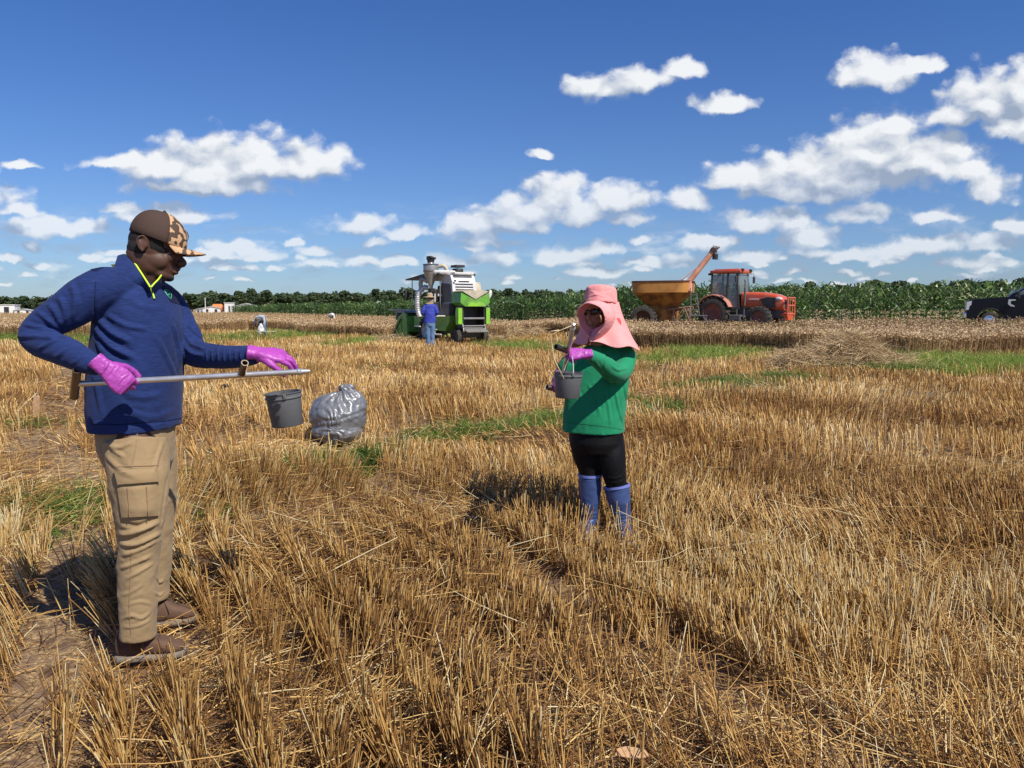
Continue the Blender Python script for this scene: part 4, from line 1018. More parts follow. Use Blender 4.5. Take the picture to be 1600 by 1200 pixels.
# ---- tractor ---------------------------------------------------------
def build_tractor():
    g = P(1126.5, 516, 36.3); z0 = float(H(g.x, g.y))
    root = empty('tractor', (g.x, g.y, z0), R(-40), 'orange red farm tractor with glazed cab and front bull bar before the corn', 'tractor')
    RR = .745
    for s in (-1, 1): wheel('rear_wheel', root, (0, s*.78, RR), RR, .46, rimred, lugs=20)
    for s in (-1, 1): wheel('front_wheel', root, (2.15, s*.76, .54), .54, .34, rimred, lugs=18)
    b = MB(); b.box((1.2, 0, .75), (2.6, .42, .42), bev=.05); b.cyl((0, -.75, RR), (0, .75, RR), .13); b.cyl((2.15, -.7, .52), (2.15, .7, .52), .10); b.box((2.6, 0, .72), (.7, .5, .34), bev=.04); b.box((.4, 0, .95), (1.0, .9, .3))
    b.box((1.0, -.66, .55), (.55, .32, .28), bev=.04); b.box((1.0, .66, .55), (.55, .32, .28), bev=.04); b.build('chassis', dgrey, root)
    b = MB()
    for s in (-1, 1):
        b = MB()
        b.box((1.25, s*.62, .38), (.35, .22, .03)); b.box((1.25, s*.62, .62), (.35, .22, .03)); b.cyl((1.08, s*.72, .38), (1.08, s*.72, .95), .016); b.cyl((1.42, s*.72, .38), (1.42, s*.72, .95), .016)
        b.build('step', steel, root)
    # hood
    b = MB(); rings = []
    for x, zt, hw, zb in ((1.12, 1.72, .38, 1.05), (1.6, 1.72, .39, 1.0), (2.2, 1.69, .39, .95), (2.75, 1.60, .37, .88), (2.98, 1.50, .35, .86), (3.08, 1.30, .33, .88)):
        rings.append((V(x, 0, (zt+zb)/2), V(0, hw, 0), V(0, 0, (zt-zb)/2)))
    b.loft(rings, 28, True, 5.0); hood = b.build('hood', kred, root, smooth='auto')
    for s in (-1, 1):
        MB().prism([(2.0, 1.38), (2.35, 1.48), (2.72, 1.44), (2.72, 1.02), (2.45, .98), (2.2, 1.12)], s*.395-.012, s*.395+.012, 'y').build('side_grille', black_p, hood)
        b = MB(); b.ell((2.82, s*.33, 1.40), (V(.17, 0, -.02), V(0, .06, 0), V(-.01, 0, .085))); b.build('headlight', lamp_g, hood, smooth=True)
        MB().prism([(1.5, 1.36), (1.95, 1.36), (1.95, 1.42), (1.5, 1.42)], s*.397-.01, s*.397+.01, 'y').build('hood_decal', white_p, hood)
    b = MB(); b.box((3.07, 0, 1.15), (.06, .5, .42), bev=.02); b.build('front_grille', black_p, hood)
    # bull bar
    b = MB()
    for s in (-.42, .42): b.cyl((3.28, s, .62), (3.28, s, 1.46), .035); b.cyl((2.9, s*.6, .70), (3.28, s, .70), .04)
    for z in (1.44, 1.1, .72): b.cyl((3.28, -.42, z), (3.28, .42, z), .035)
    for s in (-.15, .15): b.cyl((3.28, s, .72), (3.28, s, 1.44), .022)
    b.box((3.18, 0, .62), (.22, .62, .34), bev=.03); b.build('bull_bar', kred, root)
    # fenders
    for s in (-1, 1):
        b = MB(); rg = []
        for i in range(9):
            a = R(20+i*17.5); rr = RR+.10
            rg.append((V(math.cos(a)*rr, s*.74, RR+math.sin(a)*rr), V(math.cos(a)*.035, 0, math.sin(a)*.035), V(0, .27, 0)))
        b.loft(rg, 12, True, 5); b.build('fender', fadered, root, smooth='auto')
    # cab frame
    b = MB(); X0, X1, YW = -.25, 1.12, .64
    posts = [((X0, YW), (X0+.02, YW-.05)), ((.52, YW+.02), (.56, YW-.04)), ((X1, YW), (X1-.14, YW-.06))]
    for (p, q) in posts:
        for s in (-1, 1):
            b.cyl((p[0], s*p[1], 1.25 if p[0] < .3 else .95), (q[0], s*q[1], 2.58), .048, n=8)
    for s in (-1, 1):
        b.cyl((X0, s*YW, 1.28), (.52, s*YW, .95), .03, n=8); b.cyl((.52, s*YW, .95), (X1, s*YW, .95), .035, n=8)
    b.cyl((X0, -YW, 1.3), (X0, YW, 1.3), .03); b.cyl((X1, -YW, 1.6), (X1, YW, 1.6), .04); b.build('cab_frame', black_p, root)
    b = MB()
    for s in (-1, 1):
        b.prism([(X0+.05, 1.32), (.5, 1.0), (.53, 2.55), (X0+.06, 2.55)], s*.612-.006, s*.612+.006, 'y')
        b.prism([(.56, 1.0), (X1-.03, 1.0), (X1-.15, 2.55), (.58, 2.55)], s*.612-.006, s*.612+.006, 'y')
    b.prism([(-.6, 1.62), (.6, 1.62), (.56, 2.55), (-.56, 2.55)], X1-.075, X1-.065, 'x'); b.prism([(-.6, 1.32), (.6, 1.32), (.58, 2.55), (-.58, 2.55)], X0+.01, X0+.02, 'x')
    b.build('cab_glass', glass_t, root)
    b = MB(); b.box((.42, 0, 2.66), (1.50, 1.32, .15), bev=.06); b.box((.42, 0, 2.75), (1.2, 1.0, .07), bev=.03); b.build('cab_roof', kred, root, smooth='auto')
    b = MB()
    for s in (-1, 1): b.box((1.18, s*.45, 2.72), (.10, .18, .12), bev=.02); b.box((-.38, s*.5, 2.56), (.14, .14, .10), bev=.02)
    b.build('work_light', black_p, root)
    b = MB(); b.box((.10, 0, 1.42), (.5, .5, .16), bev=.06); b.box((-.1, 0, 1.8), (.14, .48, .75), bev=.06); b.build('seat', black_p, root)
    b = MB(); b.box((.85, 0, 1.35), (.3, .6, .6), bev=.08); b.cyl((.78, 0, 1.6), (.62, 0, 1.82), .03); b.lathe([(.18, 0), (.2, .015), (.18, .03), (.165, .015), (.18, 0)], (.6, 0, 1.84), (-.6, 0, 1), 20); b.build('steering_column', black_p, root)
    b = MB(); b.prism([(X0+.02, .95), (.55, .9), (.55, 1.2), (X0+.05, 1.3)], -.60, .60, 'y'); b.build('cab_floor', dgrey, root)
    for s in (-1, 1):
        b = MB(); b.tube([(1.0, s*.6, 2.5), (1.12, s*.78, 2.58), (1.12, s*.98, 2.58), (1.12, s*1.0, 2.45)], .014, 6); b.box((1.12, s*1.0, 2.3), (.06, .19, .30), bev=.03); b.build('mirror', black_p, root)
    b = MB(); b.cyl((1.32, -.45, 1.1), (1.32, -.45, 1.9), .045); b.tube([(1.32, -.45, 1.9), (1.32, -.45, 2.2), (1.28, -.47, 2.28)], .03, 10); b.build('exhaust', dgrey, root)
    b = MB(); b.cyl((-.5, 0, .5), (-1.0, 0, .48), .05); b.cyl((-.2, -.35, .7), (-.95, -.35, .5), .03); b.cyl((-.2, .35, .7), (-.95, .35, .5), .03); b.cyl((-.95, -.4, .5), (-.95, .4, .5), .03); b.build('drawbar', dgrey, root)
    return root
build_tractor()

# ---- grain cart ------------------------------------------------------
def build_cart():
    g = P(1013, 518, 36.6); z0 = float(H(g.x, g.y)); zb = z0
    root = empty('grain_cart', (g.x, g.y, zb), R(-22), 'rusty orange grain cart with raised auger hitched behind the tractor', 'grain cart')
    Wd = 1.15
    cxx = .68
    b = MB()
    b.loft([(V(cxx+.1, 0, .62), V(.60, 0, 0), V(0, .40, 0)), (V(cxx+.06, 0, 1.16), V(.66, 0, 0), V(0, .45, 0)), (V(cxx, 0, 1.22), V(.74, 0, 0), V(0, .52, 0)), (V(cxx, 0, 1.78), V(1.30, 0, 0), V(0, Wd-.02, 0)), (V(cxx, 0, 1.80), V(1.34, 0, 0), V(0, Wd, 0))], 40, True, 4.5)
    b.build('hopper_cone', rust, root, smooth='auto')
    b = MB(); b.loft([(V(cxx, 0, 1.79), V(1.35, 0, 0), V(0, Wd+.01, 0)), (V(cxx, 0, 2.28), V(1.37, 0, 0), V(0, Wd+.03, 0)), (V(cxx, 0, 2.28), V(1.33, 0, 0), V(0, Wd-.01, 0)), (V(cxx, 0, 1.79), V(1.31, 0, 0), V(0, Wd-.03, 0))], 40, False, 4.5)
    bandm = mat('ochre_orange_band', (.52, .235, .05), rough=.65, col2=(.34, .13, .025), vscale=2.5, thresh=(.5, .75)); b.build('hopper_band', bandm, root, smooth='auto')
    b = MB(); b.loft([(V(cxx, 0, 2.26), V(1.39, 0, 0), V(0, Wd+.05, 0)), (V(cxx, 0, 2.33), V(1.39, 0, 0), V(0, Wd+.05, 0)), (V(cxx, 0, 2.33), V(1.31, 0, 0), V(0, Wd-.03, 0)), (V(cxx, 0, 2.26), V(1.31, 0, 0), V(0, Wd-.03, 0))], 40, False, 4.5); b.build('rim', mat('dark_rust', (.10, .035, .018), rough=.8), root)
    b = MB(); b.loft([(V(cxx, 0, 2.0), V(.02, 0, 0), V(0, .02, 0)), (V(cxx, 0, 1.98), V(1.31, 0, 0), V(0, Wd-.03, 0))], 40, False, 4.5); b.build('inner_floor', rust, root)
    for s in (-1, 1): wheel('wheel', root, (-.02, s*.98, .60), .60, .42, mat('rust_rim', (.13, .06, .03), rough=.8), lugs=20)
    b = MB(); b.cyl((-.02, -1, .6), (-.02, 1, .6), .07); b.prism([(.4, .35), (1.0, .35), (1.05, 1.05), (.3, 1.05)], -.4, .4, 'y'); b.build('axle', rust, root)
    b = MB()
    for s in (-.45, .45):
        b.cyl((-.1, s, .42), (2.6, s*.5, .42), .045, n=8); b.cyl((1.25, s, .42), (1.25, s, 1.05), .03, n=8); b.cyl((1.0, s, 1.02), (2.0, s, 1.15), .03, n=8); b.cyl((1.3, s, .5), (1.75, s, 1.1), .025, n=8); b.cyl((1.75, s, 1.1), (2.0, s, .5), .025, n=8); b.cyl((2.0, s, .42), (2.0, s, 1.15), .025, n=8)
    b.build('frame', mat('pale_rust_frame', (.34, .19, .13), rough=.7), root)
    b = MB(); b.cyl((2.5, 0, .42), (3.0, 0, .45), .05); b.build('hitch', dgrey, root)
    b = MB(); b.cyl((2.08, -.85, 2.0), (2.12, -.85, .75), .02, n=6); b.cyl((2.35, -.85, 1.75), (2.5, -.85, .75), .02, n=6)
    for i in range(5): b.cyl((2.10, -.85, .8+.22*i), (2.46-.03*i, -.85, .8+.22*i), .013, n=6)
    b.box((2.45, -.8, .74), (.75, .35, .04)); b.cyl((2.75, -.7, .74), (2.8, -.7, .45), .02); b.build('ladder', mat('weathered_aluminium', (.22, .21, .20), rough=.6, metal=.3), root)
    # auger tube
    a = V(1.85, -.55, 2.15); e = V(2.98, -.55, 3.62); d = (e-a).normalized()
    b = MB(); b.cyl(a-d*.8, e, .135, .125, 18); au = b.build('auger', salmon, root, smooth='auto')
    b = MB(); b.box((1.92, -.55, 2.06), (.30, .5, .46), bev=.02); b.build('auger_box', salmon, root)
    b = MB(); b.cyl(e-d*.05, e+d*.14, .15, .16, 12)
    for i in range(5): b.box(e+d*.22+V((i-2)*.055, .02*(i % 2), -.01*i), (.03, .1, .18), Matrix.Rotation(R(20+(i-2)*13), 3, 'Y'))
    b.build('auger_cap', mat('dark_weathered_rubber', (.10, .06, .05), rough=.9), au)
    b = MB(); b.tube([e-d*.06+V(.1, 0, -.02), e+V(.12, 0, -.15), e+V(.10, 0, -.36)], [.10, .12, .13], 12); b.build('spout', black_p, au)
    b = MB(); b.cyl((1.55, -.55, 2.3), e-d*.9+V(-.1, 0, .04), .02, n=6); b.build('support_rod', salmon, au)
    return root
build_cart()

# ---- pickup truck ----------------------------------------------------
def build_truck():
    g = P(1543, 514, 38.0); z0 = float(H(g.x, g.y))
    root = empty('pickup_truck', (g.x, g.y, z0), R(152), 'dark navy pickup truck parked at the right edge in front of corn', 'pickup truck')
    # local x forward (to the left in the photo); front axle at x=0, rear axle at -4.0
    Wd = .98
    for x in (0, -4.0):
        for s in (-1, 1): wheel('wheel', root, (x, s*.86, .42), .42, .28, chrome, hubr=.6)
    prof = [(.98, .62), (1.0, 1.02), (.94, 1.36), (.86, 1.42), (.0, 1.50), (-.62, 1.55)]
    b = MB(); rg = []
    # body as side outline with wheel arches
    out = [(.55, .50)]
    def arch(cx):
        return [(cx+math.cos(a)*.53, .44+math.sin(a)*.53) for a in np.linspace(0, PI, 12)]
    out = [(.97, .50)] + arch(0) + arch(-4.0)[0:12] + [(-5.15, .55), (-5.2, 1.42), (-3.05, 1.42), (-2.95, 1.50), (-.62, 1.54), (0, 1.50), (.84, 1.42), (.95, 1.34), (1.0, 1.02)]
    b.prism(out, -Wd, Wd, 'y'); b.build('body', truck_p, root)
    b = MB(); b.loft([(V(-1.85, 0, 1.50), V(1.20, 0, 0), V(0, Wd-.03, 0)), (V(-1.95, 0, 1.72), V(1.02, 0, 0), V(0, Wd-.1, 0)), (V(-2.05, 0, 1.97), V(.72, 0, 0), V(0, Wd-.22, 0)), (V(-2.05, 0, 2.02), V(.62, 0, 0), V(0, Wd-.3, 0))], 40, True, 6.0); cb = b.build('cab', truck_p, root, smooth='auto')
    for s in (-1, 1):
        b = MB(); b.prism([(-.95, 1.56), (-1.85, 1.56), (-1.85, 1.93), (-1.38, 1.93)], s*(Wd-.10)-.02, s*(Wd-.10)+.02, 'y', off=(0, 0, 0)); b.prism([(-1.92, 1.56), (-2.8, 1.56), (-2.7, 1.93), (-1.92, 1.93)], s*(Wd-.10)-.02, s*(Wd-.10)+.02, 'y'); b.build('side_window', glass_t, cb)
        b = MB(); b.prism([(.78, 1.36), (.99, 1.30), (1.0, .92), (.90, .92), (.86, 1.12), (.80, 1.15)], s*(Wd-.02)-.03, s*(Wd-.02)+.03, 'y'); hl = b.build('headlight', lamp_g, root)
        b = MB(); b.prism([(-.72, 1.42), (-1.02, 1.42), (-1.0, 1.36), (-.82, 1.34), (-.82, 1.20), (-.98, 1.12), (-.98, 1.06), (-.80, 1.10), (-.70, 1.2)], s*(Wd+.006)-.01, s*(Wd+.006)+.01, 'y'); b.build('fender_vent', chrome, root)
        b = MB(); b.box((-1.1, s*(Wd+.16), 1.62), (.12, .24, .34), bev=.03); b.cyl((-1.1, s*(Wd-.05), 1.55), (-1.1, s*(Wd+.1), 1.58), .03); b.build('mirror', black_p, root)
        b = MB(); b.box((-1.75, s*(Wd+.02), 1.28), (.2, .03, .04), bev=.01); b.build('door_handle', truck_p, root)
        b = MB(); b.box((-2.0, s*(Wd-.02), .46), (2.6, .16, .06), bev=.02); b.build('running_board', black_p, root)
        for cx in (0, -4.0):
            b = MB()
            for k in range(11):
                a0, a1 = PI*k/11, PI*(k+1)/11; b.cyl((cx+math.cos(a0)*.55, s*(Wd+.005), .44+math.sin(a0)*.55), (cx+math.cos(a1)*.55, s*(Wd+.005), .44+math.sin(a1)*.55), .025, n=6)
            b.build('arch_trim', black_p, root)
    b = MB(); b.box((1.02, 0, .66), (.20, 1.9, .26), bev=.05); b.build('front_bumper', chrome, root)
    b = MB(); b.box((1.0, 0, 1.12), (.06, 1.35, .48), bev=.03); b.build('grille', chrome, root)
    b = MB(); b.prism([(-.72, 1.56), (.72, 1.56), (.62, 1.95), (-.62, 1.95)], -.01, .01, 'x', rot=Matrix.Rotation(R(-38), 3, 'Y'), off=(.17, 0, .42)); b.build('windscreen', glass_t, cb)
    b = MB(); b.box((-5.25, 0, .62), (.16, 1.9, .2), bev=.04); b.build('rear_bumper', chrome, root)
    return root
build_truck()
# ================================================================== PEOPLE
glove_m = mat('pink_nitrile', (.40, .062, .38), rough=.45, var=.06, vscale=25, bump=.25, bscale=90, bdist=.004)
skin_m = mat('dark_brown_skin', (.080, .036, .021), rough=.56, var=.14, vscale=14, bump=.15, bscale=180, spec=.5, bdist=.002)
skin_w = mat('tan_skin', (.36, .20, .13), rough=.5, var=.08, vscale=14)
def fabric(name, col, streak=0.0, rough=.85, dark=.7, fine=900, bump=.25, sheen=.25):
    m = mat(name, col, rough=rough, var=.10, vscale=7, spec=.2)
    nt = m.node_tree; b = nt.nodes['Principled BSDF']; b.inputs['Sheen Weight'].default_value = sheen; b.inputs['Sheen Roughness'].default_value = .5
    tc = nt.nodes.new('ShaderNodeTexCoord')
    if streak:
        mp = nt.nodes.new('ShaderNodeMapping'); mp.inputs['Scale'].default_value = (28, 28, 420); nt.links.new(tc.outputs['Object'], mp.inputs[0])
        n = nt.nodes.new('ShaderNodeTexNoise'); n.inputs['Scale'].default_value = 1; n.inputs['Detail'].default_value = 3; nt.links.new(mp.outputs[0], n.inputs['Vector'])
        src = b.inputs['Base Color'].links[0].from_socket
        mr = nt.nodes.new('ShaderNodeMapRange'); mr.inputs['From Min'].default_value = .35; mr.inputs['From Max'].default_value = .65; mr.inputs['To Min'].default_value = 1-streak; mr.inputs['To Max'].default_value = 1+streak; nt.links.new(n.outputs[0], mr.inputs[0])
        mx = nt.nodes.new('ShaderNodeVectorMath'); mx.operation = 'SCALE'; nt.links.new(src, mx.inputs[0]); nt.links.new(mr.outputs[0], mx.inputs['Scale']); nt.links.new(mx.outputs[0], b.inputs['Base Color'])
    n2 = nt.nodes.new('ShaderNodeTexNoise'); n2.inputs['Scale'].default_value = fine; n2.inputs['Detail'].default_value = 2; nt.links.new(tc.outputs['Object'], n2.inputs['Vector'])
    n3 = nt.nodes.new('ShaderNodeTexNoise'); n3.inputs['Scale'].default_value = 22; n3.inputs['Detail'].default_value = 4; n3.inputs['Distortion'].default_value = .8; nt.links.new(tc.outputs['Object'], n3.inputs['Vector'])
    ad = nt.nodes.new('ShaderNodeMath'); ad.operation = 'MULTIPLY_ADD'; nt.links.new(n2.outputs[0], ad.inputs[0]); ad.inputs[1].default_value = .10; nt.links.new(n3.outputs[0], ad.inputs[2])
    bp = nt.nodes.new('ShaderNodeBump'); bp.inputs['Strength'].default_value = bump; bp.inputs['Distance'].default_value = .012; nt.links.new(ad.outputs[0], bp.inputs['Height']); nt.links.new(bp.outputs[0], b.inputs['Normal'])
    return m
shirt_m = fabric('blue_heather_pullover', (.013, .029, .118), streak=.28, sheen=.06)
navy_m = fabric('navy_panel', (.004, .008, .042), sheen=.04)
khaki_m = fabric('khaki_cotton', (.32, .225, .118), fine=700, sheen=.1)
green_m = fabric('green_cotton', (.012, .235, .105), sheen=.1)
legg_m = fabric('black_leggings', (.004, .004, .005), sheen=.02, rough=.6)
pink_m = fabric('pink_cotton', (.84, .34, .33), sheen=.1, bump=.5)
coral_m = mat('coral_print', (.78, .12, .12), rough=.8)
bootb = mat('blue_rubber_boot', (.045, .080, .205), rough=.32, var=.10, vscale=9, coat=.3, bump=.15, bscale=30)
bootw = mat('pale_boot_sole', (.55, .57, .66), rough=.5, var=.15)
neon = mat('neon_yellow_trim', (.62, .88, .04), rough=.5, var=.04)
shoe_m = mat('brown_suede', (.115, .064, .040), rough=.85, var=.22, vscale=22, bump=.3, bscale=120, bdist=.004)
sole_m = mat('grey_sole', (.20, .175, .145), rough=.8, var=.2, vscale=20)
lace_m = mat('dark_lace', (.03, .02, .016), rough=.8)
hair_m = mat('black_hair', (.008, .007, .007), rough=.8, bump=.6, bscale=400)
lens_m = mat('dark_lens', (.01, .01, .012), rough=.1, spec=.8)
mesh_m = mat('brown_cap_mesh', (.062, .034, .024), rough=.85, var=.2, vscale=240, bump=.5, bscale=420, bdist=.003)
camo_m = mat('tan_camouflage', (.080, .048, .032), rough=.8, col2=(.56, .35, .185), vscale=44, thresh=(.485, .495), detail=1.2, bump=.15, bscale=300)
steel_tube = mat('polished_steel_tube', (.66, .64, .61), rough=.30, metal=.75, var=.16, vscale=16, stretch=(1, 1, 1))
bucket_m = mat('grey_plastic', (.115, .12, .125), rough=.5, var=.08, vscale=8, bump=.08, bscale=60)

def hand(mb, wrist, y, z, side, curls, spread=.0, sc=1.0, thumb=((.6, .75, -.15), (.3, .9, -.35), (.05, .9, -.45)), puff=1.0):
    """side +1 left, -1 right; y: wrist->knuckles, z: back of hand"""
    y = Vector(y).normalized(); z = Vector(z); z = (z-y*z.dot(y)).normalized(); x = y.cross(z)*side
    wrist = Vector(wrist)
    def L(a, b, c): return wrist + (x*a + y*b + z*c)*sc
    mb.loft([(L(0, -.045, 0), x*.030*sc, z*.024*sc), (L(0, -.01, 0), x*.029*sc, z*.021*sc), (L(.003, .02, 0), x*.036*sc, z*.020*sc), (L(.002, .055, -.001), x*.043*sc, z*.018*sc), (L(0, .085, -.002), x*.042*sc, z*.0145*sc), (L(0, .099, -.004), x*.037*sc, z*.009*sc)], 20, True, 2.6)
    fx = [.031, .0105, -.0105, -.030]; fl = [.076, .084, .078, .061]; fy = [.090, .095, .090, .080]; fr = [.0098, .0102, .0096, .0086]
    for i in range(4):
        c = curls[i]; p = L(fx[i], fy[i]-.012, -.002); path = [L(fx[i]*.85, fy[i]-.035, -.002), p]; rad = [fr[i]*puff, fr[i]*1.06*puff]
        ang = 0; dx = spread*(1.5-i)/1.5
        for j, fraction in enumerate((.46, .30, .24)):
            ang += c[j]; d = (y*math.cos(ang) - z*math.sin(ang) + x*dx).normalized()
            s0 = p; p = p + d*fl[i]*fraction*1.12*sc
            path.append(s0.lerp(p, .5)); rad.append(fr[i]*(1.0-.06*j)*puff); path.append(p); rad.append(fr[i]*(1.02-.09*(j+1))*puff)
        limb(mb, [(a, r*sc) for a, r in zip(path, rad)], 10, 2)
    p = L(.026, .018, -.006); path = [(L(.012, .0, -.004), .014*sc), (p, .0165*sc)]
    for j, (d, l) in enumerate(zip(thumb, (.042, .034, .028))):
        dv = (x*d[0]+y*d[1]+z*d[2]).normalized(); p = p+dv*l*sc; path.append((p, (.0135, .0115, .0098)[j]*sc))
    limb(mb, path, 10, 3)
    return mb

def head_geom(mb, C, F, U, k=1.0, ear_back=.05):
    F = Vector(F).normalized(); U = Vector(U); U = (U-F*U.dot(F)).normalized(); S = F.cross(U)
    def L(f, s, u): return C + (F*f+S*s+U*u)*k
    def E(c, a, b, d): mb.ell(L(*c), (F*a*k, S*b*k, U*d*k))
    E((-.005, 0, .035), .100, .077, .088); E((-.02, 0, .0), .088, .074, .08)
    E((.028, 0, -.045), .062, .060, .070); E((.045, 0, -.075), .045, .047, .038); E((.076, 0, -.104), .021, .027, .019)
    E((.078, 0, .024), .020, .052, .012)
    for s in (-1, 1):
        E((.062, s*.034, -.022), .026, .024, .026); E((.015, s*.050, -.050), .048, .020, .036)
        E((.074, s*.031, .002), .012, .017, .010)
        # ear
        E((-ear_back, s*.080, .002), .021, .007, .031)
        mb.tube([L(-ear_back+.012, s*.078, -.022), L(-ear_back+.006, s*.085, -.032), L(-ear_back-.008, s*.090, -.020), L(-ear_back-.022, s*.094, .005), L(-ear_back-.018, s*.094, .024), L(-ear_back-.002, s*.090, .031), L(-ear_back+.013, s*.082, .020)], .0052*k, 8)
        E((-ear_back+.016, s*.080, -.006), .006, .006, .010)
        E((.104, s*.015, -.037), .012, .011, .010)
    limb(mb, [(L(.082, 0, .012), .008*k), (L(.099, 0, -.010), .011*k), (L(.118, 0, -.031), .0155*k), (L(.106, 0, -.042), .012*k)], 12, 3)
    E((.086, 0, -.002), .016, .014, .024); E((.090, 0, -.022), .016, .013, .020)
    E((.094, 0, -.061), .020, .027, .0085); E((.091, 0, -.078), .019, .025, .0095); E((.078, 0, -.068), .016, .032, .018)
    return L, S, U, F

def cap_shell(L, name, m, parent, o, th0, th1, lift, thick=.003, rows=14, cols=28, dims=(.112, .089, .118), base=.030, tilt=-.05):
    a, b, c = dims
    outer = []; 
    for i in range(rows+1):
        ph = (i/rows)*PI/2
        for j in range(cols+1):
            th = th0+(th1-th0)*j/cols
            f = (a+lift)*math.cos(ph)**.85*math.cos(th); s = (b+lift)*math.cos(ph)**.85*math.sin(th); u = base+(c+lift)*math.sin(ph)**1.05+tilt*f
            if i == 0: u -= .012
            outer.append((f-.006, s, u))
    inner = [(f*.97-.0, s*.97, u-thick) for f, s, u in outer]
    vs = [L(*p) for p in outer]+[L(*p) for p in inner]; W = cols+1; n = len(outer)
    fs = [(i*W+j, i*W+j+1, (i+1)*W+j+1, (i+1)*W+j) for i in range(rows) for j in range(cols)]
    fs += [tuple(k+n for k in f[::-1]) for f in fs]
    fs += [(j+1, j, j+n, j+1+n) for j in range(cols)]
    for jj in (0, cols): fs += [(i*W+jj, (i+1)*W+jj, (i+1)*W+jj+n, i*W+jj+n) for i in range(rows)]
    return MB().add(vs, fs).build(name, m, parent, o, smooth=True)

def shoe(parent, heel, toe, o, up=V(0,0,1), lace=True, wid=.050):
    f = (toe-heel).normalized(); L_ = (toe-heel).length; s = f.cross(up)
    def Q(a, b, c): return heel+f*a*L_+s*b+up*c
    b = MB(); rg = []
    for a, w, h0, h1 in ((.0, .022, .03, .105), (.04, .034, .026, .118), (.14, .041, .024, .122), (.28, .042, .024, .120), (.40, .043, .024, .124), (.50, .045, .024, .110), (.64, .049, .024, .088), (.80, .049, .024, .074), (.92, .040, .024, .062), (.99, .018, .026, .046)):
        rg.append((Q(a, 0, (h0+h1)/2), s*w, up*(h1-h0)/2))
    b.loft(rg, 24, True, 2.8); up_o = b.build('shoe', shoe_m, parent, o, smooth='auto')
    b = MB(); rg = []
    for a, w, h1 in ((-.02, .024, .030), (.03, .036, .036), (.2, .041, .034), (.42, .042, .032), (.65, .051, .030), (.85, .049, .030), (.96, .036, .032), (1.02, .016, .034)):
        rg.append((Q(a, 0, h1/2), s*w, up*h1/2))
    b.loft(rg, 24, True, 4); b.build('sole', sole_m, up_o, o if False else None, smooth='auto')
    so = up_o.children[0]; 
    so.data.transform(Matrix.Translation(-Vector(o)))
    b = MB(); b.loft([(Q(.10, 0, .098), s*.034, f*.0+f*.026), (Q(.16, 0, .108), s*.036, f*.052), (Q(.19, 0, .125), s*.037, f*.05)], 20, False); 
    if lace:
        b = MB()
        for k in range(4):
            a = .40+.075*k; hh = .127-.013*k
            b.tube([Q(a-.03, -.030, hh-.018), Q(a, 0, hh+.004), Q(a+.04, .030, hh-.024)], .0022, 5); b.tube([Q(a-.03, .030, hh-.018), Q(a, 0, hh+.006), Q(a+.04, -.030, hh-.024)], .0022, 5)
        b.tube([Q(.40, 0, .112), Q(.36, .02, .13), Q(.42, .045, .10), Q(.46, .05, .07)], .002, 5); b.tube([Q(.40, 0, .112), Q(.44, -.02, .125), Q(.48, -.045, .10), Q(.50, -.052, .065)], .002, 5)
        b.build('lace', lace_m, up_o, o)
    return up_o

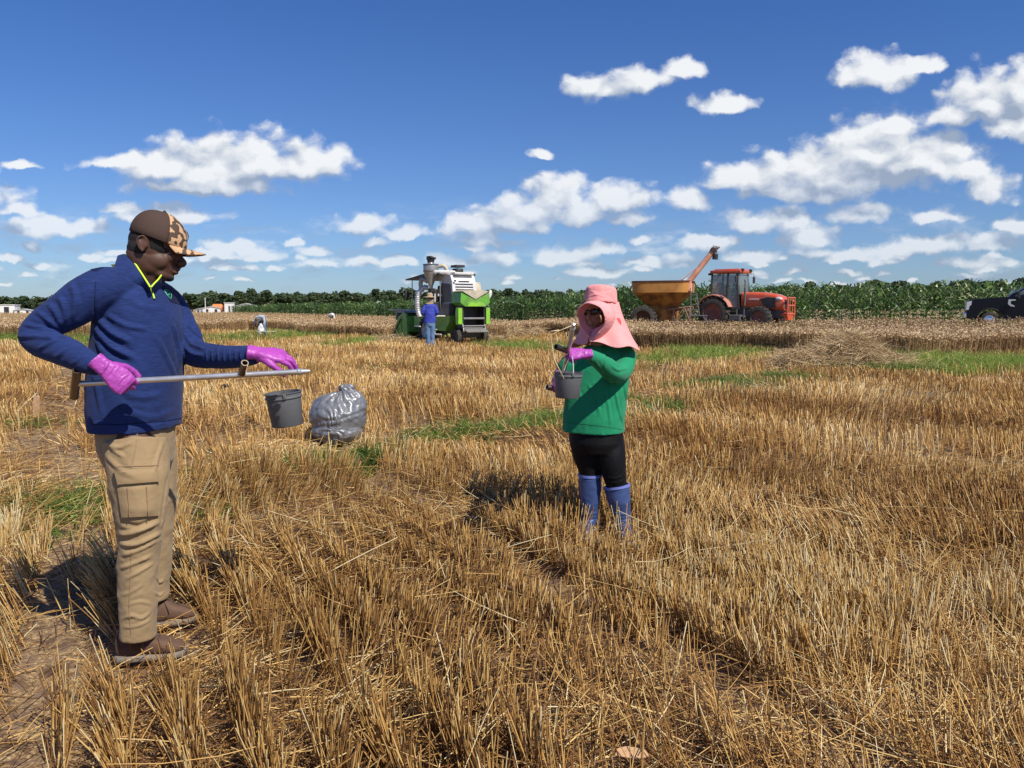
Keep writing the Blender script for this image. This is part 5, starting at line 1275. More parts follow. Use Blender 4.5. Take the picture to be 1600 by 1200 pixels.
# ---------------------------------------------------------------- the man
def build_man():
    base = G(212, 1030); base.z = 0.0; o = base
    root = empty('person', o, 0, 'man in blue pullover, khaki cargo trousers and camouflage cap holding a steel probe', 'person')
    Rv = V(.907, .42, 0); Dv = V(-.42, .907, 0); Uv = V(0, 0, 1)
    a = R(30); f = Rv*math.cos(a)-Dv*math.sin(a); s = -Rv*math.sin(a)-Dv*math.cos(a)     # chest forward, his right side
    # ---- body (skin), one continuous mesh under the clothes
    b = MB()
    C = P(243, 388, 3.22); ht = R(15); F = Rv*math.cos(ht)-Uv*math.sin(ht)+Dv*-.06; U = Uv*math.cos(ht)+Rv*math.sin(ht)
    L, S, Uh, Fh = head_geom(b, C, F, U, 1.0, .045)
    b.ell(L(-.055, 0, -.045), (Fh*.05, S*.062, Uh*.06))
    limb(b, [(L(-.03, 0, -.05), .070), (P(222, 432, 3.24), .072), (P(214, 458, 3.26), .082), (P(212, 490, 3.26), .09)], 18, 4)
    limb(b, [(L(.02, 0, -.085), .045), (P(233, 436, 3.23), .050), (P(224, 458, 3.25), .055)], 14, 4)
    for py, hw, hd in ((470, .17, .11),): pass
    b.loft([(P(212, 470, 3.26), s*.15, f*.10), (P(214, 520, 3.27), s*.17, f*.13), (P(213, 600, 3.27), s*.18, f*.13), (P(212, 680, 3.27), s*.17, f*.13), (P(212, 700, 3.28), s*.16, f*.11)], 24)
    SR, ER, WR = P(160, 452, 3.08), P(55, 520, 3.0), P(160, 572, 2.87)
    SL, EL, WL = P(268, 474, 3.42), P(308, 556, 3.36), P(402, 554, 3.15)
    limb(b, [(SR, .055), (ER, .042), (WR-(WR-ER).normalized()*.01, .027), (WR+(WR-ER).normalized()*.006, .018)], 14, 6)
    limb(b, [(SL, .055), (EL, .042), (WL-(WL-EL).normalized()*.01, .026), (WL+(WL-EL).normalized()*.003, .016)], 14, 6)
    hipR, hipL = P(208, 690, 3.16), P(228, 688, 3.40)
    kR, aR = P(216, 845, 3.14), P(212, 985, 3.16)
    kL, aL = P(243, 830, 3.46), P(240, 945, 3.50)
    limb(b, [(hipR, .085), (kR, .055), (aR, .040), (aR-V(0,0,.06), .038)], 14, 6); limb(b, [(hipL, .085), (kL, .055), (aL, .040), (aL-V(0,0,.05), .038)], 14, 6)
    b.ell(L(.035, 0, -.10), (Fh*.055, S*.05, Uh*.03)); b.ell(L(.0, 0, -.075), (Fh*.065, S*.064, Uh*.055))
    sb = Surf(b, .0040, 11)
    # nostril / mouth line carved
    for (cf, cs, cu, rr, dp) in ((.104, 0, -.0695, .006, -.004), (.094, .012, -.0695, .007, -.004), (.094, -.012, -.0695, .007, -.004), (.084, .022, -.066, .006, -.003), (.084, -.022, -.066, .006, -.003)):
        q = np.array(L(cf, cs, cu)); d = np.linalg.norm(sb.co-q, axis=1); sb.co += sb.no*(dp*np.exp(-(d/rr)**2))[:, None].astype(np.float32)
    sb.put(); sb.build('body', skin_m, root, o)
    b = MB()
    for t_ in (-1, 1): b.sph(L(.073, t_*.031, -.001), .011)
    b.build('eyes', mat('eye', (.10, .08, .07), rough=.4), root, o, smooth=True)
    # hair and beard
    b = MB(); b.ell(L(-.012, 0, .022), (Fh*.099, S*.0785, Uh*.085)); b.ell(L(-.045, 0, -.02), (Fh*.062, S*.074, Uh*.052)); hs = Surf(b, .005, 2)
    hs.build('hair', hair_m, root, o)
    b = MB(); b.ell(L(.068, 0, -.106), (Fh*.030, S*.033, Uh*.017)); b.ell(L(.03, 0, -.088), (Fh*.045, S*.050, Uh*.020)); b.ell(L(.103, 0, -.0535), (Fh*.009, S*.024, Uh*.0035)); Surf(b, .004, 2).build('beard', hair_m, root, o)
    # cap
    cap = bpy.data.objects.new('cap', None); COL.objects.link(cap); cap.parent = root
    Lc = lambda f_, s_, u_: L(f_+.007, s_, u_)
    cap_shell(Lc, 'mesh_back', mesh_m, cap, o, R(66), R(294), .0, dims=(.113, .091, .110), base=.045, tilt=-.10)
    cap_shell(Lc, 'front_panel', camo_m, cap, o, R(-68), R(68), .0025, dims=(.113, .091, .110), base=.045, tilt=-.10)
    b = MB(); b.sph(L(-.0, 0, .157), .007); b.build('button', mesh_m, cap, o, smooth=True)
    # brim
    vs = []; nr, ncb = 8, 24
    for i in range(nr+1):
        q = i/nr
        for j in range(ncb+1):
            th = R(-62)+R(124)*j/ncb; w = math.cos(th*1.25)
            ff = .112*math.cos(th)+.001 + q*(.082*max(0, w)**.6); ss = .092*math.sin(th)*(1-.06*q)
            uu = .026 + .006*(1-q) + q*.006 - (ss/.09)**2*.044*(.25+.75*q)
            vs.append((ff, ss, uu))
    W = ncb+1; fs = [(i*W+j, i*W+j+1, (i+1)*W+j+1, (i+1)*W+j) for i in range(nr) for j in range(ncb)]
    n = len(vs); allv = [L(*p) for p in vs]+[L(p[0], p[1], p[2]-.0035) for p in vs]; fs += [tuple(k+n for k in q[::-1]) for q in fs]
    ring = list(range(W))+[i*W+ncb for i in range(1, nr+1)]+[nr*W+j for j in range(ncb-1, -1, -1)]+[i*W for i in range(nr-1, 0, -1)]
    fs += [(ring[i], ring[i-1], ring[i-1]+n, ring[i]+n) for i in range(len(ring))]
    MB().add(allv, fs).build('brim', camo_m, cap, o, smooth='auto')
    # small embossed front patch with a plain outlined emblem
    b = MB(); pm = mat('tan_patch', (.50, .30, .16), rough=.7)
    pts = []
    for i in range(5):
        for j in range(5):
            th = R(-16)+R(32)*j/4; ph = R(22)+R(20)*i/4; ff = .1225*math.cos(ph)**.85*math.cos(th)
            pts.append(L(ff+.0, .0955*math.cos(ph)**.85*math.sin(th), .045+.1135*math.sin(ph)**1.05-.10*ff))
    b.add(pts, [(i*5+j, i*5+j+1, (i+1)*5+j+1, (i+1)*5+j) for i in range(4) for j in range(4)]); b.build('emblem_patch', pm, cap, o, smooth=True)
    b = MB(); b.tube([pts[6]+Fh*.002, pts[8]+Fh*.002, pts[18]+Fh*.002, pts[16]+Fh*.002, pts[6]+Fh*.002], .0016, 5); b.tube([pts[11]+Fh*.002, pts[13]+Fh*.002], .0016, 5); b.build('emblem_stitching', lace_m, cap, o)

    # ---- trousers
    b = MB()
    b.loft([(P(213, 640, 3.27), s*.175, f*.145), (P(213, 672, 3.27), s*.182, f*.146), (P(214, 700, 3.27), s*.182, f*.142), (P(217, 722, 3.27), s*.165, f*.128), (P(220, 744, 3.27), s*.12, f*.085)], 28)
    limb(b, [(P(213, 690, 3.15), .122), (P(215, 730, 3.13), .118), (P(219, 790, 3.12), .103), (P(218, 840, 3.12), .085), (P(216, 900, 3.13), .076), (P(215, 960, 3.14), .071), (P(214, 995, 3.15), .069)], 26, 6, round_end=False)
    limb(b, [(P(228, 690, 3.40), .118), (P(235, 730, 3.42), .112), (P(240, 790, 3.45), .095), (P(240, 840, 3.47), .083), (P(238, 900, 3.49), .074), (P(238, 936, 3.50), .068)], 26, 6, round_end=False)
    tr = Surf(b, .0065, 4)
    tr.rumple(.0020, 9, 3, (1, 1, 1.6))
    tr.folds([([(160,690),(185,700),(205,690)],.008,.007), ([(172,700),(195,715)],.007,.006), ([(165,712),(190,735),(215,745)],.010,.006),([(255,690),(245,720),(240,750)],.008,.005),
              ([(186,835),(210,832),(250,815)],.010,.011), ([(188,850),(215,850),(252,832)],.009,.011), ([(190,868),(215,860),(245,845)],.008,.007), ([(188,888),(205,882),(238,868)],.008,.007), ([(196,905),(215,895),(240,880)],.007,.006),
              ([(188,930),(205,925),(225,912)],.007,.004),([(190,968),(205,962),(222,966),(236,955)],.007,.006),([(192,980),(215,978),(236,968)],.006,.005),([(200,945),(220,940),(238,945)],.006,.004),([(190,815),(215,822),(240,812)],.010,-.006),
              ([(263,740),(255,790),(250,830)],.008,-.005),([(243,900),(250,910),(256,905)],.006,.006),([(240,925),(250,930),(256,925)],.006,.005)])
    pk = MB()
    tro = tr
    tr.patch([(182,754),(246,752),(248,805),(190,808)], 14, 14, .013, .018, pk, .008)
    fl = MB(); tr.patch([(178,734),(247,732),(249,752),(184,757)], 14, 6, .028, .016, fl, .004)
    seam = MB(); tr.cord([(202,760),(204,780),(206,806)], .0016, seam, .0225, 6); tr.cord([(226,758),(227,780),(229,805)], .0016, seam, .0225, 6)
    tr.cord([(183,729),(215,728),(247,727)], .0022, seam, .001); tr.cord([(206,845),(204,900),(202,950),(205,992)], .0018, seam, .0005, 10)
    tr.cord([(215,668),(212,700),(205,730)], .0018, seam, .0005)
    to = tr.build('trousers', khaki_m, root, o)
    pk.build('cargo_pocket', khaki_m, to, o, smooth='auto'); fl.build('pocket_flap', khaki_m, to, o, smooth='auto'); seam.build('seam', mat('khaki_seam', (.29, .19, .105), rough=.9), to, o)
    # ---- shoes
    sh = [shoe(root, G(183, 1034, .022), G(290, 1022, .022), o), shoe(root, G(226, 982, .022), G(308, 968, .022), o)]
    b = MB(); b.cyl(aR-V(0,0,.02), aR-V(0,0,.07), .037, .034, 16); b.build('sock', black_p, root, o, smooth='auto'); b = MB(); b.cyl(aL-V(0,0,.0), aL-V(0,0,.09), .036, .034, 16); b.build('sock', black_p, root, o, smooth='auto')
    # ---- pullover
    b = MB()
    rings = []
    for py, cx, hw, hd in ((668,212,.206,.162),(640,212,.210,.167),(600,213,.212,.169),(560,215,.213,.168),(520,218,.215,.162),(485,217,.215,.148),(460,214,.205,.135),(444,213,.15,.11),(434,214,.105,.095)):
        rings.append((P(cx, py, 3.27), s*hw, f*hd))
    b.loft(rings, 40, True, 2.3)
    limb(b, [(P(190, 452, 3.16), .082), (SR, .086), (P(110, 482, 3.03), .081), (P(60, 514, 3.0), .061), (P(62, 532, 2.98), .059), (P(105, 551, 2.93), .056), (P(148, 571, 2.88), .040)], 22, 6)
    limb(b, [(P(242, 462, 3.36), .076), (P(264, 482, 3.42), .080), (P(287, 522, 3.40), .070), (P(303, 550, 3.36), .062), (P(335, 557, 3.29), .054), (P(370, 557, 3.22), .047), (P(396, 556, 3.17), .039)], 22, 6)
    # collar
    b.loft([(P(214, 446, 3.25), s*.115, f*.105), (P(215, 432, 3.245), s*.092, f*.090), (P(213, 420, 3.24), s*.083, f*.083)], 28)
    sw = Surf(b, .0062, 5)
    sw.rumple(.0016, 7, 9)
    sw.folds([([(152,498),(175,520),(205,535)],.012,.012), ([(148,510),(172,540),(210,560)],.012,.014), ([(150,530),(170,560),(205,580)],.013,.010), ([(165,490),(195,508),(232,515)],.010,.007),
              ([(270,505),(278,535),(283,570)],.012,.008), ([(240,520),(262,560),(275,590)],.013,.006), ([(140,560),(150,600),(160,650)],.012,.006), ([(175,600),(215,620),(255,615)],.014,.005),
              ([(110,440),(118,470),(112,500)],.011,.008), ([(85,455),(100,480),(100,508)],.010,.010), ([(70,470),(88,490),(95,512)],.010,.010), ([(55,485),(75,500),(92,515)],.008,.008),([(30,505),(60,512),(92,520)],.008,.010),([(28,525),(60,526),(88,528)],.009,.008),
              ([(60,545),(80,535),(100,528)],.008,.008), ([(85,560),(105,545),(120,538)],.008,.006), ([(110,570),(128,558),(140,548)],.006,.004),
              ([(160,432),(150,450),(148,480),(150,505)],.006,-.005),
              ([(292,505),(305,520),(318,530)],.007,.008), ([(288,520),(300,538),(320,545)],.007,.009), ([(287,540),(300,552),(318,556)],.007,.008)] +
             [([(325+9*i,536+i),(322+9*i,552),(325+9*i,568)],.0045,.0050) for i in range(8)] +
             [([(200,470),(230,480),(262,476)],.014,.004), ([(195,640),(235,652),(275,640)],.012,.004), ([(150,655),(200,664),(270,656)],.006,-.004)])
    # trims laid on the surface
    zipm = MB(); sw.cord([(204,399),(210,412),(218,425),(228,440),(234,448)], .0042, zipm, .003, 8, 8)
    sw.cord([(234,448),(237,457),(240,466)], .0035, zipm, .002, 6, 8); sw.cord([(247,436),(240,442),(235,449)], .0028, zipm, .003, 6, 8)
    lg = MB()
    cx, cy = 262, 461
    sw.cord([(256,453),(262,454),(267,459),(266,467),(260,460),(256,453)], .0014, lg, .0015, 3, 5)
    sw.cord([(257,456),(262,457),(265,461)], .0012, lg, .0015, 3, 5); sw.cord([(260,459),(263,462),(265,464)], .0012, lg, .0015, 3, 5); sw.cord([(259,457),(261,462),(264,459)], .0011, lg, .0015, 3, 5)
    nv = MB(); sw.patch([(252,446),(278,448),(281,476),(266,472)], 10, 10, .0018, .004, nv)
    def at_surf(px, py, t_): 
        loc, nor = sw.hit(px, py); return loc if loc is not None else P(px, py, t_)
    near_b = [at_surf(178,418,3.17), at_surf(190,428,3.14), at_surf(204,437,3.12), at_surf(218,446,3.10), at_surf(229,453,3.09), at_surf(236,458,3.09)]
    near_t = [P(184,399,3.19), P(197,397,3.165), P(208,408,3.155), P(219,424,3.145), P(228,438,3.13), P(235,449,3.115)]
    far_b = [at_surf(237,458,3.09), at_surf(243,455,3.10), at_surf(250,450,3.12), at_surf(256,446,3.16)]
    far_t = [P(236,449,3.115), P(241,443,3.13), P(247,437,3.15), P(252,430,3.19)]
    cl = MB()
    for bt_, tt_ in ((near_b, near_t), (far_b, far_t)):
        bb = [V(*q) for q in catmull(bt_, 5)]; tt2 = [V(*q) for q in catmull(tt_, 5)]; nn = len(bb); rows_ = 6; vs = []
        for i in range(rows_+1):
            q_ = i/rows_
            for j in range(nn):
                m_ = bb[j].lerp(tt2[j], q_); out_ = (-ray(0,0)*0 - Dv)*(.010*math.sin(q_*PI)); vs.append(m_+out_)
        vs2 = [v + Dv*.006 for v in vs]; n0 = len(vs)
        fsq = [(i*nn+j, i*nn+j+1, (i+1)*nn+j+1, (i+1)*nn+j) for i in range(rows_) for j in range(nn-1)]
        fsq += [tuple(k_+n0 for k_ in q_[::-1]) for q_ in fsq] + [(rows_*nn+j, rows_*nn+j+1, rows_*nn+j+1+n0, rows_*nn+j+n0) for j in range(nn-1)]
        cl.add(vs+vs2, fsq)
    zipm = MB(); zipm.tube([V(*q)-Dv*.002 for q in catmull(near_t[1:], 6)], .0037, 8); zipm.tube([V(*q)-Dv*.002 for q in catmull(far_t, 6)], .0034, 8)
    sw.cord([(235,449),(237,457),(240,467)], .0040, zipm, .004, 6, 8)
    sh_ = MB(); sw.patch([(120,421),(172,405),(178,411),(150,424)], 12, 5, .0016, .004, sh_)
    st = MB(); sw.cord([(133,417),(150,410),(165,405),(180,403)], .0016, st, .001, 6, 5)
    hem = MB(); sw.cord([(141,662),(175,664),(215,661),(255,658),(284,653)], .0016, hem, .0004, 10, 5); sw.cord([(149,440),(148,470),(147,500),(138,512)], .0014, hem, .0004, 8, 5)
    swo = sw.build('pullover', shirt_m, root, o)
    cl.build('collar', shirt_m, swo, o, smooth='auto'); sh_.build('shoulder_panel', navy_m, swo, o, smooth='auto'); zipm.build('zip_trim', neon, swo, o, smooth=True); nv.build('chest_panel', navy_m, swo, o, smooth='auto'); lg.build('chest_emblem', mat('mint_green_print', (.10, .55, .30), rough=.6), swo, o); st.build('shoulder_piping', mat('pale_piping', (.6, .62, .5), rough=.6), swo, o); hem.build('stitching', navy_m, swo, o)
    b = MB(); cq = P(212, 419, 3.24)
    b.loft([(cq+V(0,0,-.005), s*.080, f*.081), (cq+V(0,0,.012)-f*.012, s*.084, f*.083), (cq+V(0,0,.012)-f*.012, s*.078, f*.077), (cq+V(0,0,-.01), s*.074, f*.075)], 30, False); b.build('collar_lining', neon, swo, o, smooth='auto')
    # ---- gloves
    b = MB()
    yR = (Rv*.70-Uv*.70-Dv*.05); c4 = [(1.0, 1.35, .8)]*4
    hand(b, P(164, 575, 2.86), yR, -Dv*1.0+Uv*.15+Rv*.1, -1, [(.75, 1.3, .8), (.85, 1.35, .8), (.95, 1.35, .8), (1.0, 1.35, .8)], .02, 1.08, thumb=((.5, .55, -.65), (.3, .8, -.5), (.0, .95, -.3)), puff=1.03)
    b.loft([(P(157, 570, 2.865), Uv*.030+Rv*.012, Dv*.030), (P(166, 577, 2.86), Uv*.028+Rv*.012, Dv*.026)], 18)
    gs = Surf(b, .0023, 2); gs.rumple(.0006, 45, 4); gs.folds([([(157,585),(163,576),(168,567)],.004,.0025), ([(168,592),(175,582),(182,572)],.004,-.0015), ([(185,600),(190,592),(200,585)],.004,.0018)]); gs.build('glove', glove_m, root, o)
    b = MB()
    hand(b, P(405, 552, 3.14), Rv*.95-Uv*.12-Dv*.15, Uv*.85-Dv*.55+Rv*.25, 1, [(.40, .60, .45), (.30, .60, .45), (.28, .62, .45), (.30, .6, .4)], .05, 1.05, thumb=((.55, .8, -.25), (.25, .9, -.5), (.0, .8, -.7)), puff=1.0)
    b.loft([(P(400, 554, 3.15), Uv*.031, Dv*.028), (P(408, 556, 3.145), Uv*.026, Dv*.026)], 18)
    gs = Surf(b, .0023, 2); gs.rumple(.0006, 45, 5); gs.build('glove', glove_m, root, o)
    return root
build_man()

# ---- the man's soil probe --------------------------------------------
def probe(a, e, tdir, stub_at, stub_dir, label, r=.0115, tl=.145, sl=.075):
    d = (e-a).normalized(); Lq = (e-a).length; mid = a
    root = empty('soil_probe', mid, 0, label, 'soil probe')
    b = MB(); b.cyl(V(0,0,0), d*(Lq-.05), r, n=24)
    b.build('shaft', steel_tube, root, smooth='auto')
    b = MB(); b.lathe([(r, 0), (r*1.25, .004), (r*1.25, .014), (r*.95, .018), (r*.7, .05), (0, .052)], d*(Lq-.05), d, 20); b.build('tip', steel_tube, root, smooth='auto')
    def pipe(c, dr, l, rr, w):
        b = MB(); q0 = c-dr*w[0]; q1 = c+dr*w[1]; dd = (q1-q0)
        b.lathe([(rr*.72, .001), (rr, 0), (rr, dd.length), (rr*.72, dd.length), (rr*.72, 0.001)], q0, dd, 24); return b
    pipe(V(0,0,0), tdir.normalized(), tl, r*1.35, (tl*.5, tl*.5)).build('handle', mat('worn_dark_steel', (.20, .16, .12), rough=.35, metal=.9, var=.3, vscale=20), root, smooth='auto')
    pipe(d*(Lq*stub_at)+stub_dir.normalized()*r*.8, stub_dir.normalized(), sl, r*1.25, (0, sl)).build('foot_peg', bpy.data.materials['worn_dark_steel'], root, smooth='auto')
    return root
pa, pe = P(118, 600, 2.91), P(484, 580, 3.10)
probe(pa, pe, P(117, 572, 2.86)-P(111, 627, 2.97), .695, P(374, 562, 2.95)-P(367, 587, 3.03), 'long steel soil probe with T handle held level by the man in blue')

# ---- buckets ----------------------------------------------------------
def bucket(c, rt, rb, h, tilt, hang, label, rz=0.0, wire_r=.0011, bail_m=None):
    root = empty('bucket', c, 0, label, 'bucket')
    q = Matrix.Rotation(rz, 3, 'Z') @ Matrix.Rotation(tilt, 3, 'Y'); n = 40
    def X(b_): b_.v = [tuple(q @ Vector(v)) for v in b_.v]; return b_
    b = MB(); b.lathe([(0, -h), (rb*.96, -h), (rb, -h+.004), (rt*.97, -.022), (rt*.975, -.002), (rt*.955, 0), (rt*.945, -.022), (rb*.97, -h+.006), (0, -h+.006)], n=n); X(b).build('shell', bucket_m, root, smooth='auto')
    b = MB(); b.lathe([(rt*.965, -.024), (rt*1.03, -.024), (rt*1.03, -.020), (rt*.985, -.017), (rt*.985, -.004), (rt*1.035, -.003), (rt*1.04, .001), (rt*.96, .001)], n=n)
    for k in (-1, 1): b.box((0, k*rt*1.02, -.012), (.014, .010, .022), bev=.002)
    X(b).build('rim', bucket_m, root, smooth='auto')
    hg = hang-c; A = q @ V(0, -rt*1.02, -.012); B = q @ V(0, rt*1.02, -.012)
    top = hg; mp = [A, A.lerp(top, .45)+(A-B)*.10, top, B.lerp(top, .45)+(B-A)*.10, B]
    b = MB(); b.tube([V(*p) for p in catmull(mp, 8)], wire_r, 6); b.build('bail', bail_m or steel, root, smooth=True)
    return root
bucket(P(442, 613, 3.42), .0785, .068, .150, R(-6), P(437, 579, 3.12), 'grey plastic bucket hanging by a thin wire below the level steel probe', R(20), .0009)

# ---------------------------------------------------------------- the woman
def build_woman():
    base = G(948, 826); base.z = 0.0; o = base
    root = empty('person', o, 0, 'woman in pink sun hat, green shirt, black leggings and blue boots facing the camera', 'person')
    vr = ray(940, 600); Dv = V(vr.x, vr.y, 0).normalized(); Rv = V(Dv.y, -Dv.x, 0); Uv = V(0,0,1)
    a = R(18); f = (-Dv*math.cos(a)-Rv*math.sin(a)); s = V(f.y, -f.x, 0)       # facing the camera, a little to its left
    s = Uv.cross(f)   # her left = picture right
    b = MB()
    C = P(930, 486, 5.02); Fh0 = (f*1.0-Uv*.10-Rv*.12).normalized()
    L, S, Uh, Fh = head_geom(b, C, Fh0, Uv, .98, .01)
    limb(b, [(L(-.02, 0, -.06), .055), (P(936, 530, 5.06), .055), (P(938, 552, 5.08), .07)], 16, 4)
    b.loft([(P(938, 548, 5.08), s*.12, f*.08), (P(936, 600, 5.08), s*.15, f*.11), (P(932, 670, 5.06), s*.16, f*.12), (P(932, 700, 5.06), s*.15, f*.11)], 24)
    SL, EL, WL = P(976, 556, 5.06), P(966, 588, 4.84), P(918, 554, 4.55)
    SR_, ER_, WR_ = P(893, 562, 5.06), P(882, 610, 5.08), P(868, 594, 4.93)
    limb(b, [(SL, .05), (EL, .04), (WL, .022), (WL+(WL-EL).normalized()*.01, .018)], 12, 6); limb(b, [(SR_, .05), (ER_, .04), (WR_, .026)], 12, 6)
    for (h_, k_, a_) in ((P(912, 680, 5.06), P(922, 745, 5.08), P(921, 808, 5.12)), (P(952, 682, 5.05), P(962, 752, 5.04), P(972, 808, 5.06))):
        limb(b, [(h_, .075), (k_, .05), (a_, .035)], 14, 6)
    sb = Surf(b, .005, 4); sb.build('body', skin_w, root, o)
    b = MB(); b.ell(L(-.015, 0, .03), (Fh*.105, S*.085, Uh*.09)); b.ell(L(-.06, 0, -.04), (Fh*.05, S*.07, Uh*.08)); Surf(b, .007, 2).build('hair', hair_m, root, o)
    b = MB()
    for t_ in (-1, 1): b.ell(L(.094, t_*.034, .004), (Fh*.010, S*.030, Uh*.022)); b.tube([L(.088, t_*.06, .010), L(.05, t_*.078, .010), L(-.01, t_*.082, .008)], .003, 6)
    b.tube([L(.102, -.012, .010), L(.104, 0, .012), L(.102, .012, .010)], .003, 6); b.build('sunglasses', lens_m, root, o, smooth=True)
    b = MB(); b.ell(L(.099, 0, -.066), (Fh*.006, S*.022, Uh*.005)); b.ell(L(.098, 0, -.075), (Fh*.006, S*.019, Uh*.005)); b.build('lips', mat('lips', (.32, .11, .10), rough=.5), root, o, smooth=True)
    # leggings
    b = MB()
    b.loft([(P(931, 650, 5.06), s*.185, f*.14), (P(931, 690, 5.06), s*.182, f*.15), (P(932, 706, 5.06), s*.16, f*.13)], 26)
    limb(b, [(P(913, 688, 5.07), .100), (P(917, 712, 5.07), .092), (P(922, 738, 5.08), .072), (P(922, 765, 5.09), .062)], 20, 5)
    limb(b, [(P(951, 690, 5.04), .102), (P(955, 715, 5.02), .096), (P(960, 742, 5.02), .078), (P(965, 765, 5.04), .064)], 20, 5)
    lg = Surf(b, .008, 4); lg.folds([([(945,744),(960,748),(975,742)],.006,.004),([(947,751),(962,755),(977,749)],.006,.004),([(908,742),(922,745),(936,741)],.006,.004)]); lg.build('leggings', legg_m, root, o)
    # boots
    def boot(pts, foot, topc):
        b = MB(); limb(b, pts, 22, 6, round_end=False)
        an, toe = foot; an = an-(toe-an).normalized()*.055; dr = (toe-an).normalized(); sd = dr.cross(Uv)
        heel = an-dr*.06; heel.z = .0
        def Q(a_, w, z0_, z1): return (an.copy()+dr*a_ + V(0,0,(z0_+z1)/2-an.z), sd*w, V(0,0,(z1-z0_)/2))
        b.loft([Q(-.075, .03, .03, .12), Q(-.04, .044, .02, .15), (Q(.02, .046, .02, .15)), Q(.08, .045, .02, .11), Q(.14, .050, .02, .085), Q(.185, .044, .02, .07), Q(.215, .022, .025, .05)], 20, True, 2.6)
        sf = Surf(b, .006, 4); sf.rumple(.0012, 14, 8); return sf, (an, dr, sd)
    for i, (pts, foot) in enumerate(((((P(922, 744, 5.09), .078), (P(922, 770, 5.10), .074), (P(922, 795, 5.11), .060), (P(921, 815, 5.12), .052)), (P(921, 816, 5.12), P(905, 836, 4.95))),
                        (((P(964, 762, 5.05), .084), (P(967, 782, 5.05), .075), (P(972, 803, 5.06), .060), (P(975, 818, 5.06), .052)), (P(974, 820, 5.06), P(984, 838, 4.92))))):
        sf, (an, dr, sd) = boot(pts, foot, None)
        sf.folds([([(905+i*52,800),(920+i*52,804),(938+i*52,800)],.008,.004), ([(906+i*52,808),(922+i*52,812),(938+i*52,808)],.006,-.005)])
        bo = sf.build('boot', bootb, root, o)
        b = MB(); b.loft([(an+dr*q+V(0,0,.016-an.z), sd*w, V(0,0,.014)) for q, w in ((-.085, .03), (-.04, .050), (.02, .050), (.08, .048), (.14, .055), (.19, .048), (.225, .022))], 20, True, 3); b.build('sole', bootw, bo, o, smooth='auto')
        p0, r0 = pts[0]; ax = (pts[0][0]-pts[1][0]).normalized(); b = MB(); b.lathe([(r0*1.0, -.014), (r0*1.05, -.012), (r0*1.05, .004), (r0*.95, .006)], p0+ax*.012, ax, 24); b.build('cuff', mat('light_blue_cuff', (.16, .20, .52), rough=.4), bo, o, smooth='auto')
    # shirt
    b = MB(); rg = []
    for py, cx, hw, hd in ((674,927,.205,.165),(655,928,.205,.165),(625,931,.205,.160),(595,935,.205,.150),(570,938,.200,.130),(553,939,.165,.105),(540,938,.10,.08)):
        rg.append((P(cx, py, 5.07), s*hw, f*hd))
    b.loft(rg, 36, True, 2.3)
    limb(b, [(P(960, 558, 5.07), .075), (SL, .074), (P(973, 576, 4.95), .070), (P(962, 583, 4.83), .066), (P(946, 572, 4.72), .058), (P(932, 562, 4.64), .048), (P(922, 556, 4.585), .040)], 20, 5)
    limb(b, [(P(908, 562, 5.06), .07), (P(890, 572, 5.06), .076), (P(881, 596, 5.08), .064), (P(879, 606, 5.04), .056), (P(875, 601, 4.98), .044)], 18, 5)
    sw = Surf(b, .0075, 5); sw.rumple(.0013, 10, 21)
    sw.folds([([(950,592),(960,600),(975,598)],.010,.008), ([(938,578),(945,590),(960,598)],.008,.007), ([(930,565),(937,575),(940,585)],.006,.005), ([(955,570),(965,578),(980,575)],.008,.007), ([(975,595),(978,620),(982,650)],.009,.008), ([(962,610),(966,635),(974,665)],.009,.008), ([(940,605),(950,630),(955,668)],.010,.006), ([(918,600),(930,620),(938,650)],.010,.005), ([(900,590),(905,615),(915,640)],.010,.005),([(921,560),(923,557),(926,570)],.004,.003),([(940,545),(945,560),(944,575)],.008,.005),([(890,650),(895,665),(897,668)],.008,.004)])
    hm = MB(); sw.cord([(880,659),(905,662),(940,666),(972,671)], .0016, hm, .0005, 10, 5)
    so = sw.build('shirt', green_m, root, o); hm.build('hem_stitching', mat('dark_green_stitch', (.006, .12, .055), rough=.9), so, o)
    # gloves
    b = MB(); hand(b, P(914, 553, 4.535), -Rv*.97-Uv*.02-Dv*.2, -Dv*.75+Uv*.55, 1, [(.85, 1.3, .8), (.95, 1.35, .8), (1.0, 1.35, .8), (1.05, 1.3, .8)], .02, .98, thumb=((.5, .6, -.6), (.2, .95, -.3), (-.1, .95, -.2)), puff=1.15)
    b.loft([(P(921, 556, 4.56), Uv*.032, Dv*.030), (P(914, 553, 4.535), Uv*.027, Dv*.026)], 16)
    g1 = Surf(b, .0032, 3); g1.rumple(.0006, 55, 14); g1.build('glove', glove_m, root, o)
    b = MB(); hand(b, P(870, 590, 4.93), -Dv*.55-Uv*.75-Rv*.15, -Rv*.9-Dv*.2, -1, [(1.0, 1.3, .8)]*4, .02, .95, thumb=((.5, .6, -.6), (.2, .95, -.3), (-.1, .95, -.2)), puff=1.15)
    g2 = Surf(b, .0032, 3); g2.build('glove', glove_m, root, o)
    # ---- pink sun hat with neck flap
    hat = bpy.data.objects.new('sun_hat', None); COL.objects.link(hat); hat.parent = root
    ax = (Uv*1.0-Rv*-.04+Dv*-.12).normalized()
    b = MB(); cc = P(938, 474, 5.03); k = 1200/5.03
    up = (Uv*.97+Rv*.03-f*.10).normalized(); e1 = (s-up*s.dot(up)).normalized(); e2 = up.cross(e1)
    b.loft([(cc, e1*.110, e2*.120), (cc+up*.055, e1*.104, e2*.114), (cc+up*.090, e1*.098, e2*.107), (cc+up*.108, e1*.088, e2*.096), (cc+up*.114, e1*.070, e2*.075), (cc+up*.116, e1*.02, e2*.02)], 36)
